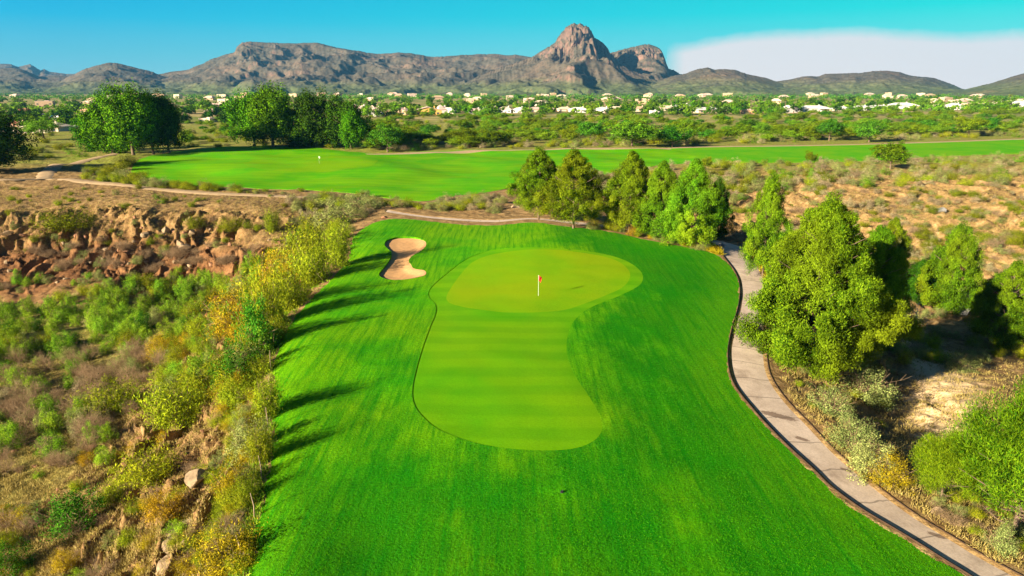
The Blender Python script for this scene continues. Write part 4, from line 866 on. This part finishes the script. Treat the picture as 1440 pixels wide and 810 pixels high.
# ------------------------------------------------------------------ houses
HM = {}
def hm(name, col):
    k = name+str(col)
    if k not in HM: HM[k] = simple(name, col, .12, .6, .8, .2, .02)
    return HM[k]
GL = simple('window_glass', (.06, .08, .10), .3, 1, .2, 0)
def house(px, py, wpx, hpx, wallc, roofc, kind, label, group=None, rot=0.0, nwin=3, z=-3.0, detail=True):
    w = U(px, py, z); X, Y = float(w[0]), float(w[1]); mpp = depth_of(Y, z)/F; Wd = wpx*mpp; H = hpx*mpp; D = min(16, max(9, Wd*.6))
    e = empty('house', (X, Y+D/2, z-.3), rot); tag(e, label, 'house', group); wm = hm('house_wall', wallc); rm = hm('house_roof', roofc)
    wh = H*(.92 if kind == 'flat' else .60); mb = MB(); mb.box((0, 0, wh/2), (Wd*.9, D, wh))
    if kind == 'two': mb.box((-Wd*.2, .5, wh*.85), (Wd*.42, D*.8, wh*1.0))
    if kind in ('gable', 'white'):
        g = MB(); x0 = Wd*.45; hh = wh+(H-wh)*.92
        for yy, s in ((-D/2, 1), (D/2, -1)):
            mb.quad((-x0, yy, wh), (x0, yy, wh), (0, yy, hh))
    wall = mb.build('wall', wm, e); t = .35; mb = MB()
    if kind == 'gable':
        x0 = Wd*.5; y0 = D*.56; z0 = wh-.15
        for s in (-1, 1):
            a = [(s*x0, -y0, z0), (s*x0, y0, z0), (0, y0, H), (0, -y0, H)]; b = [(p[0], p[1], p[2]+t) for p in a]
            mb.quad(*b); mb.quad(*a[::-1]); mb.quad(a[0], a[1], b[1], b[0]); mb.quad(a[3], a[0], b[0], b[3]); mb.quad(a[1], a[2], b[2], b[1])
    elif kind == 'flat':
        mb.box((0, 0, wh+.12), (Wd*.93, D*1.02, .3)); mb.box((Wd*.12, 0, wh+.5), (Wd*.25, D*.4, .8))
    else:
        def hip(cx, cy, wx, dy, z0, h):
            x0 = wx/2; y0 = dy/2; r0 = max(.5, x0-y0*.9); a = [(cx-x0, cy-y0, z0), (cx+x0, cy-y0, z0), (cx+x0, cy+y0, z0), (cx-x0, cy+y0, z0)]; p, q = (cx-r0, cy, z0+h), (cx+r0, cy, z0+h)
            b = [(v[0], v[1], v[2]-.3) for v in a]
            mb.quad(a[0], a[1], q, p); mb.quad(a[2], a[3], p, q); mb.quad(a[1], a[2], q); mb.quad(a[3], a[0], p); mb.quad(*b[::-1])
            for i in range(4): j = (i+1) % 4; mb.quad(b[i], b[j], a[j], a[i])
        hip(0, 0, Wd, D*1.12, wh, H-wh)
        if kind == 'two': hip(-Wd*.2, .5, Wd*.48, D*.9, wh*1.38, (H-wh)*.9)
        if kind == 'wing': hip(Wd*.28, -D*.35, Wd*.42, D*.8, wh*.96, (H-wh)*.75)
    roof = mb.build('roof', rm, e)
    if detail:
        mb = MB(); mb.box((Wd*.22, D*.1, H-.2), (1.0, .9, 1.8)); mb.box((Wd*.22, D*.1, H+.75), (1.2, 1.1, .16)); mb.build('chimney', wm, roof)
    for i in range(nwin):
        fx = (-.36+.72*i/max(1, nwin-1))*Wd*.9 if nwin > 1 else 0; mb = MB(); mb.box((fx, -D/2-.04, wh*.5), (min(2.2, Wd*.12), .12, min(1.6, wh*.42))); f = mb.build('window', GL, e)
        if detail:
            mb = MB(); mb.box((fx, -D/2-.10, wh*.5-min(.8, wh*.21)-.1), (min(2.5, Wd*.14), .25, .16)); mb.build('window_sill', wm, f)
    if detail:
        mb = MB(); mb.box((Wd*.12, -D/2-.05, 1.05), (1.1, .12, 2.1)); mb.build('door', hm('door', (.18, .10, .06)), e)
WH = (.66, .64, .62); CR = (.60, .50, .38); TN = (.50, .34, .22); PK = (.62, .45, .38); GY_ = (.62, .62, .64); RD = (.36, .14, .10)
HS = [(503,160,32,12,WH,PK,'two'),(527,165,22,15,WH,PK,'two'),(560,163,36,11,TN,PK,'gable'),(600,164,44,14,(.62,.38,.10),PK,'gable'),(622,161,16,12,WH,PK,'two'),(635,161,14,10,WH,WH,'flat'),(668,162,22,12,WH,PK,'wing'),(691,160,24,12,CR,WH,'two'),(710,160,22,12,WH,CR,'hip'),(730,160,18,11,WH,WH,'hip'),
 (762,159,44,10,CR,PK,'wing'),(794,158,20,9,CR,CR,'hip'),(814,160,30,11,WH,WH,'wing'),(848,160,26,11,WH,GY_,'gable'),(868,158,26,10,TN,CR,'hip'),(900,158,20,10,CR,TN,'hip'),(922,163,14,9,WH,WH,'flat'),(938,157,34,10,CR,CR,'wing'),(962,156,28,12,WH,WH,'gable'),(995,160,42,11,CR,WH,'wing'),(1030,157,26,10,CR,WH,'hip'),
 (1052,162,20,9,(.62,.36,.20),PK,'flat'),(1078,160,26,10,PK,PK,'hip'),(1112,160,20,14,WH,WH,'gable'),(1147,159,42,13,WH,WH,'wing'),(1184,158,30,10,CR,WH,'hip'),(1215,157,30,10,WH,WH,'hip'),(1240,157,34,11,WH,WH,'wing'),(1272,155,38,13,WH,WH,'wing'),(1301,153,14,8,TN,RD,'hip'),(1318,155,22,9,CR,CR,'hip'),(1345,156,26,13,WH,WH,'gable'),(1374,154,28,11,TN,PK,'flat'),(1407,152,30,10,WH,CR,'wing'),(1438,152,24,12,WH,WH,'gable')]
cn = {WH: 'white', CR: 'cream', TN: 'tan', PK: 'pinkish', GY_: 'grey', RD: 'red', (.62,.38,.10): 'ochre', (.62,.36,.20): 'orange'}
kn = {'two': 'two storey', 'gable': 'gabled', 'flat': 'flat roofed', 'wing': 'L shaped', 'hip': 'single storey'}
seq = 'leftmost second third fourth fifth sixth seventh eighth ninth tenth eleventh twelfth thirteenth fourteenth fifteenth sixteenth seventeenth eighteenth'.split()
for i, h in enumerate(HS):
    pos = (seq[i]+' from the left' if 0 < i < 18 else 'leftmost') if i < 18 else ((seq[len(HS)-1-i]+' from the right') if i < len(HS)-1 else 'rightmost')
    lb = '%s house, %s walls, %s roof, %s of near row' % (kn[h[6]], cn[h[4]], cn[h[5]], pos)
    house(h[0], h[1]-1.5, h[2], h[3]*(.70 if h[0] > 640 else .85), h[4], h[5], h[6], lb, rot=random.uniform(-.35, .35), nwin=3 if h[2] > 24 else 2)
BL = (.02, .20, .55); PU = (.36, .26, .55)
for h in [(8,172,34,9,RD,RD,'hip','dark red roofed house behind the tree at the left edge'),(22,178,20,8,TN,RD,'hip','small red roofed house left of the fenced tan house'),(56,186,54,13,CR,CR,'gable','tan gabled house behind the low spreading tree'),(45,166,22,6,CR,WH,'flat','pale flat house between the red roofs and the blue one'),
  (82,169,20,9,WH,BL,'gable','house with a bright blue roof at the left'),(121,167,18,9,PU,PU,'hip','house with a lilac roof left of the dark trees'),(120,158,14,6,TN,(.62,.36,.20),'hip','small house with an orange roof behind the lilac one'),(98,184,10,6,WH,WH,'flat','little white hut in the open field at the left'),(28,158,26,6,TN,RD,'hip','brownish house in the second row at the left'),
  (92,157,16,6,WH,PK,'wing','pinkish house beyond the blue roofed one'),(293,160,14,7,PK,PK,'hip','pink house seen between the dark tree groups'),(320,171,16,8,PK,RD,'hip','red roofed low house right of the first dark trees'),(290,172,20,6,CR,PK,'flat','long low pinkish wall house between the tree groups'),(318,152,18,6,CR,CR,'wing','cream house far behind the gap in the trees'),(300,150,16,5,TN,PK,'hip','small pinkish house far behind the gap in the trees')]:
    house(*h[:7], h[7], rot=random.uniform(-.3, .3), nwin=2)
x, y = U(28, 188, -3.0); mb = MB(); Lf = 30
for k in range(12): mb.box((-15+k*2.6, 0, 1.1), (.25, .25, 2.3))
mb.box((0, 0, 1.0), (29.5, .12, 1.9)); o = mb.build('garden_wall', hm('wall', CR), None); o.location = (float(x), float(y), -3.1); tag(o, 'long pale garden wall left of the tan gabled house', 'wall')
for i in range(78):
    px = random.uniform(-20, 1460) if i % 3 else random.uniform(560, 1460); py = random.choice([random.uniform(134.5, 139), random.uniform(137, 150)]); 
    if 100 < px < 260 and py > 150: continue
    wc = random.choice([CR, TN, PK, TN]); rc = random.choice([PK, CR, TN, PK]); s = .5+.5*(py-133)/14
    house(px, py, random.uniform(14, 24)*s, 6.5*s+1, wc, rc, random.choice(['hip', 'flat', 'wing']), 'small %s walled house with %s roof in the far part of the valley' % (cn[wc], cn[rc]), 'houses in the far part of the valley', random.uniform(-.4, .4), 0 if py < 138 else 2, detail=False)
house(1388,124.5+5,14,3,CR,WH,'flat','white villa on the lower slope of the rightmost hill',z=22,nwin=2,detail=False)
# palms and a street lamp pole
def palm(px, py, hpx, label):
    w = U(px, py, -3.0); mpp = depth_of(float(w[1]), -3)/F; H = hpx*mpp; e = empty('palm_tree', (float(w[0]), float(w[1]), -3.1)); tag(e, label, 'palm tree'); r = np.random.default_rng(int(px))
    mb = MB(); mb.tube([(0, 0, 0), (.1, 0, H*.5), (0, 0, H*.86)], [.35, .28, .22], 7); mb.build('trunk', M['bark'], e)
    P = []; D = []; 
    for k in range(26):
        a = r.random()*6.28; el = r.uniform(-.5, 1.1); d = np.array([math.cos(a)*math.cos(el), math.sin(a)*math.cos(el), math.sin(el)]); p = np.array([0, 0, H*.86])
        for j in range(6): P.append(p.copy()); D.append(d); p = p+unit(d)*.45; d = d+np.array([0, 0, -.18])
    V, Fc = cards(np.array(P), np.array(D), .9, .55, r); mesh_np('crown', V, Fc, M['palm'], parent=e)
for a in ((744, 160, 22, 'tall palm in front of the pinkish house, middle of the row'), (822, 158, 14, 'short palm before a white house'), (1103, 160, 22, 'slim yellowish palm left of the white gabled house'), (1418, 152, 20, 'palm behind the rightmost houses'), (780, 140, 14, 'dark palm far out before the peak'), (1060, 146, 12, 'small palm on the far plain right of the centre')): palm(*a)

# ------------------------------------------------------------------ mountains
t = NT('mountain_rock'); v = t.coords(); geo = t.n('ShaderNodeNewGeometry'); sx = t.n('ShaderNodeSeparateXYZ'); t.link(geo.outputs['True Normal'], sx.inputs[0]); ps = t.n('ShaderNodeSeparateXYZ'); t.link(v, ps.inputs[0])
n1 = t.noise(v, .004, 6, .65); n2 = t.noise(v, .02, 5, .7); vo = t.n('ShaderNodeTexVoronoi'); vo.inputs['Scale'].default_value = .055; t.link(v, vo.inputs['Vector'])
soil = t.ramp(n1, [(.35, (.066, .055, .046)), (.5, (.098, .074, .058)), (.65, (.145, .092, .068))])
rockc = t.ramp(n2, [(.3, (.085, .055, .045)), (.5, (.15, .090, .068)), (.7, (.23, .135, .10))])
green = t.ramp(n2, [(.3, (.055, .085, .03)), (.7, (.115, .145, .055))])
gm = t.math('MULTIPLY_ADD', ps.outputs[2], -.0105, .92); gm = t.math('ADD', gm, t.math('MULTIPLY_ADD', n1, 1.6, -.8))
c = t.mix(t.ramp(gm, [(.2, .12), (.75, .85)]), soil, green)
stp_ = t.math('ADD', sx.outputs[2], t.math('MULTIPLY_ADD', n2, -.5, .25)); c = t.mix(t.ramp(stp_, [(.34, 1), (.54, 0)]), c, rockc)
c = t.mix(t.ramp(n1, [(.60, 0), (.70, .4)]), c, rockc)
c = t.mix(1.0, c, t.ramp(vo.outputs['Distance'], [(.15, .62), (.5, 1.1)]), 'MULTIPLY')
M['mount'] = t.pbr(c, .95, t.bump(n2, .5, 10), .05)
def mountain(name, label, sil, Yr, Y0, power=1.5, seed=0, rough=1.0, back=1.25, crag=0, cliff=.0, nr=150):
    sil = np.array(sil, float); px = np.arange(sil[0, 0], sil[-1, 0], 1.0); py = np.interp(px, sil[:, 0], sil[:, 1]); py = py+perlin(px*.35+seed, px*0+seed)*(.45*rough+crag*1.2)+perlin(px*.09, px*0+seed*3.3)*.5*rough
    a, b, c = pray(px, py); tan = a/b; zr = CH+Yr*c/b; zr = np.maximum(zr, -3)
    t_ = np.concatenate([np.linspace(0, 1, nr)**.85, np.linspace(1.01, back, 22)]); Y = Y0+(Yr-Y0)*t_[:, None]+tan[None]*0; X = Y*tan[None]
    # spurs: the ridge outline slides sideways as it comes forward
    wob = fbm(X/900+seed, Y/900, 3)*130*(1-np.clip(t_, 0, 1))[:, None]; pxs = np.clip(px[None]+wob, px[0], px[-1]); zz = np.interp(pxs, px, zr)
    blur = np.interp(pxs, px, np.convolve(np.pad(zr, 40, mode='edge'), np.ones(81)/81, 'valid')); tt = np.clip(t_, 0, 1)[:, None]
    zz = zz*tt**2+(1-tt**2)*(.6*blur+.4*zz)
    base = -4+(zz+4)*tt**power
    win = np.clip(4*tt*(1-tt), 0, 1)**.6; R1 = ridged(X/520+seed, Y/520, 4, .5); R2 = ridged(X/150+seed*2, Y/150, 4, .55); R3 = fbm(X/48, Y/48, 3)
    amp = (zz+20)*win*rough; z = base+amp*((R1-.55)*.30+(R2-.5)*.04)+R3*5*rough*win
    if crag: z = z+crag*(zz+20)*(ridged(X/95+fbm(X/300, Y/300, 2), Y/420, 4, .6)-.55)*.30*sstep(.50, .78, tt)*(1-sstep(.97, 1, tt))*sstep(120, 230, z)
    if cliff:
        q = (z/(zz+20)); st = .13; k = q/st+fbm(X/400, Y/400, 3)*.8; fr = k-np.floor(k); zt = z+(zz+20)*st*(sstep(.15, .45, fr)-fr)*cliff; m = sstep(.45, .62, fbm(X/350+7, Y/350+seed, 3)*.9+.5); z = z*(1-m)+zt*m
    lim = CH+Y*(zr/Yr-CH/Yr)[None]; front = t_[:, None] < .995; z = np.where(front, np.minimum(z, lim*.985-1), z)
    bk = np.clip((t_-1)/(back-1), 0, 1)[:, None]; z = np.where(t_[:, None] >= .995, zr[None]*(1-bk)**1.2-6*bk, z)
    edge = np.minimum(px-px[0], px[-1]-px); ef = sstep(0, 14, edge)[None]; z = np.maximum(z, -8)
    m, n_ = z.shape; ii = (np.arange(m-1)[:, None]*n_+np.arange(n_-1)[None]).ravel(); Fq = np.stack([ii, ii+1, ii+n_+1, ii+n_], -1)
    o = mesh_np(name, np.stack([X, Y, z], -1).reshape(-1, 3), Fq, M['mount']); tag(o, label, 'mountain', kind='structure'); return o
mountain('mountain_range', 'faint blue mountains at the far left horizon', [(-260,96),(-120,84),(-40,92),(0,90),(15,90),(25,94),(30,93),(42,90),(50,95),(57,99),(62,97),(70,101),(80,102),(93,104),(110,104),(150,112),(200,128),(215,133)], 7600, 5800, 1.2, 3)
mountain('mountain_range', 'low dark hills at the left behind the town', [(-260,110),(-160,96),(-60,100),(0,96),(15,95),(30,97),(45,103),(55,108),(75,106),(100,108),(120,112),(160,122),(190,133)], 5200, 3300, 1.4, 9, 1.1)
mountain('mountain', 'dark rounded hill with a shaded right side, left of the mesa', [(55,133),(75,120),(95,108),(105,104),(120,96.5),(140,91),(155,88),(165,88.5),(178,92),(195,96),(215,101),(224,105),(240,111),(262,120),(290,133)], 4600, 3000, 1.5, 21, 1.15)
mountain('mesa', 'long flat topped mesa left of the rocky peak', [(150,133),(180,122),(205,110),(222,104.5),(240,101),(265,98),(272,94),(285,89.5),(300,82),(320,76),(330,73),(333,66),(340,60),(352,58.5),(380,60),(410,61),(445,60),(455,62),(470,66),(480,68),(500,71),(530,76),(545,75),(560,74),(580,75),(600,79),(615,80),(640,78),(660,77),(680,76),(700,76),(712,78),(725,77),(745,80),(790,92),(850,112),(900,133)], 5000, 3000, 1.35, 33, 1.1, cliff=.42)
mountain('mountain', 'round shouldered summit with a dark cliff right of the rocky peak', [(760,133),(800,110),(835,90),(855,76),(870,71),(885,67),(900,63.5),(912,62),(922,65),(928,69),(933,76),(936,86),(940,96),(950,100),(960,106),(985,118),(1020,133)], 4300, 3200, 1.5, 47, 1.0, cliff=.42, crag=.8)
mountain('rocky_peak', 'steep rocky summit rising above the middle of the range', [(560,133),(620,122),(670,108),(705,95),(735,85),(752,78),(762,71),(772,65),(780,60),(785,52),(790,45),(797,37.5),(803,33.5),(809,33),(812,35),(816,33),(822,36),(828,38),(832,44),(836,53),(842,56),(848,60),(854,67),(858,75),(868,84),(890,95),(925,107),(965,118),(1010,133)], 3900, 2500, 1.75, 52, 1.0, cliff=.5, crag=1)
mountain('mountain', 'reddish hill with a notched top right of the peak', [(880,133),(905,122),(930,112),(950,106),(965,103),(980,97.5),(995,95),(1006,98),(1012,97),(1020,97),(1035,98.5),(1050,104),(1060,106),(1075,109),(1085,112),(1100,118),(1130,133)], 3600, 2400, 1.5, 64, 1.1, cliff=.42)
mountain('mountain', 'long red cliffed ridge at the right', [(1040,133),(1070,120),(1095,114),(1110,112),(1128,108),(1140,107),(1150,108),(1160,104),(1185,103),(1210,102.5),(1225,100),(1245,99),(1265,101),(1275,105),(1285,107),(1300,108),(1315,110),(1335,117),(1352,124),(1375,133)], 3900, 2500, 1.5, 71, 1.1, cliff=.42)
mountain('mountain', 'green hillside at the right edge of the frame', [(1290,133),(1330,128),(1355,126),(1372,122),(1390,118),(1410,112),(1425,107),(1440,103),(1490,92),(1560,84),(1660,90),(1760,110)], 3100, 1900, 1.3, 80, .8)

# ------------------------------------------------------------------ sky, sun, air, camera
w = bpy.data.worlds.new('World'); S.world = w; w.use_nodes = True; nt = w.node_tree; nt.nodes.clear()
def wn(typ, **kw):
    nd = nt.nodes.new(typ)
    for k, v_ in kw.items(): setattr(nd, k, v_)
    return nd
out = wn('ShaderNodeOutputWorld'); bg = wn('ShaderNodeBackground'); sky = wn('ShaderNodeTexSky'); sky.sky_type = 'NISHITA'; sky.sun_disc = False
SD_ = -SUN_TO; sky.sun_elevation = SUN_EL; sky.sun_rotation = math.atan2(SD_.x, SD_.y); sky.altitude = 700; sky.air_density = 1.0; sky.dust_density = .3; sky.ozone_density = 2
def wm_(op, a, b=0.0, c=None):
    nd = wn('ShaderNodeMath', operation=op)
    for i, q in enumerate((a, b) if c is None else (a, b, c)):
        if isinstance(q, (int, float)): nd.inputs[i].default_value = q
        else: nt.links.new(q, nd.inputs[i])
    return nd.outputs[0]
tc = wn('ShaderNodeTexCoord'); sp = wn('ShaderNodeSeparateXYZ'); nt.links.new(tc.outputs['Generated'], sp.inputs[0]); dx, dy, dz = sp.outputs
az = wm_('ARCTAN2', dx, dy)
def wramp(f, stops):
    nd = wn('ShaderNodeValToRGB'); nt.links.new(f, nd.inputs[0]); cr = nd.color_ramp
    while len(cr.elements) < len(stops): cr.elements.new(.5)
    for e, (p, c) in zip(cr.elements, stops): e.position = p; e.color = (c, c, c, 1) if isinstance(c, (int, float)) else (*c, 1)
    return nd.outputs[0]
def wmix(f, a, b, mode='MIX'):
    nd = wn('ShaderNodeMix', data_type='RGBA', blend_type=mode)
    for s_, v_ in ((nd.inputs[0], f), (nd.inputs[6], a), (nd.inputs[7], b)):
        if isinstance(v_, (int, float)): s_.default_value = v_
        elif isinstance(v_, tuple): s_.default_value = (*v_, 1)
        else: nt.links.new(v_, s_)
    return nd.outputs[2]
EXPO = 1.78; STR = .08
# colours of the clear sky band near the horizon, as the photograph shows them, in output units
KS = 1/(STR*2**EXPO)
def sc(r_, g_, b_): return (r_*KS, g_*KS, b_*KS)
e10 = wm_('MULTIPLY', dz, 5.0)
left = wramp(e10, [(0, sc(.28, .66, .78)), (.22, sc(.12, .60, .76)), (.42, sc(.0, .52, .80)), (.62, sc(.0, .42, .78)), (1, sc(.0, .25, .6))])
right = wramp(e10, [(0, sc(.40, .86, .84)), (.30, sc(.14, .88, .84)), (.48, sc(.0, .84, .78)), (.65, sc(0, .76, .72)), (1, sc(0, .3, .6))])
lr = wramp(wm_('MULTIPLY_ADD', az, .8, .5), [(.05, 0), (.95, 1)])
band_ = wmix(lr, left, right)
tint = wmix(1.0, sky.outputs[0], (.14, .21, .28), 'MULTIPLY')
colr = wmix(wramp(dz, [(.125, 1), (.20, 0)]), tint, band_)
# pale cloud bank low on the right: its upper edge as elevation over azimuth
azp = [(932, 98), (940, 69), (970, 63), (1000, 58), (1060, 51), (1130, 47.5), (1250, 48), (1350, 50), (1440, 50), (1640, 44)]
fc = wn('ShaderNodeFloatCurve'); cu = fc.mapping.curves[0]
pts = []
for px, py in azp:
    a, b, c = pray(px, py); L = math.sqrt(a*a+b*b+c*c); pts.append((math.atan2(a, b)/1.0, c/L*5))
cu.points[0].location = pts[0]; cu.points[1].location = pts[-1]
for p in pts[1:-1]: cu.points.new(*p)
fc.mapping.update(); nt.links.new(az, fc.inputs['Value'])
nz = wn('ShaderNodeTexNoise'); nz.inputs['Scale'].default_value = 14; nz.inputs['Detail'].default_value = 7; nz.inputs['Roughness'].default_value = .65; nt.links.new(tc.outputs['Generated'], nz.inputs['Vector'])
lowf = wm_('SUBTRACT', fc.outputs[0], wm_('ADD', e10, wm_('MULTIPLY_ADD', nz.outputs[0], .09, -.045)))
cm = wramp(wm_('MULTIPLY_ADD', lowf, 9.0, .5), [(.15, 0), (.85, 1)])
cm = wm_('MULTIPLY', cm, wramp(az, [(.205, 0), (.235, 1)]))
cloud = wramp(e10, [(0, sc(1.02, .93, .90)), (.4, sc(.96, .92, .89))])
colr = wmix(cm, colr, cloud)
nt.links.new(colr, bg.inputs[0]); bg.inputs[1].default_value = STR; nt.links.new(bg.outputs[0], out.inputs[0])
sun = bpy.data.lights.new('sun', 'SUN'); sun.energy = 5.0; sun.angle = math.radians(.5); sun.color = (1.0, .86, .62)
so = link(bpy.data.objects.new('sun', sun)); d = Vector((SUN_TO.x*math.cos(SUN_EL), SUN_TO.y*math.cos(SUN_EL), -math.sin(SUN_EL))); so.rotation_euler = d.to_track_quat('-Z', 'Y').to_euler(); so.location = (-60, -60, 60)
HAZE = 4.6e-5
if HAZE:
    mb = MB(); mb.box((0, 4000, 280), (17000, 8400, 600)); t = NT('haze'); pv = t.n('ShaderNodeVolumePrincipled'); pv.inputs['Color'].default_value = (.10, .38, .72, 1); pv.inputs['Density'].default_value = HAZE; t.link(pv.outputs[0], t.out.inputs['Volume'])
    o = mb.build('haze', t.m); tag(o, 'thin bluish air between the camera and the mountains', 'haze', kind='stuff')
cam = bpy.data.cameras.new('camera'); cam.sensor_width = 36; cam.lens = 36*F/1440; cam.clip_end = 40000; cam.clip_start = .5
co = link(bpy.data.objects.new('camera', cam)); co.location = (0, 0, CH); co.rotation_euler = (math.radians(90)-PITCH, 0, 0); S.camera = co
S.view_settings.view_transform = 'Standard'; S.view_settings.look = 'None'; S.view_settings.gamma = 1; S.view_settings.use_curve_mapping = False; S.view_settings.exposure = EXPO
S.render.engine = 'CYCLES'
S.cycles.max_bounces = 5; S.cycles.transparent_max_bounces = 4; S.cycles.volume_bounces = 0
bpy.context.view_layer.update()
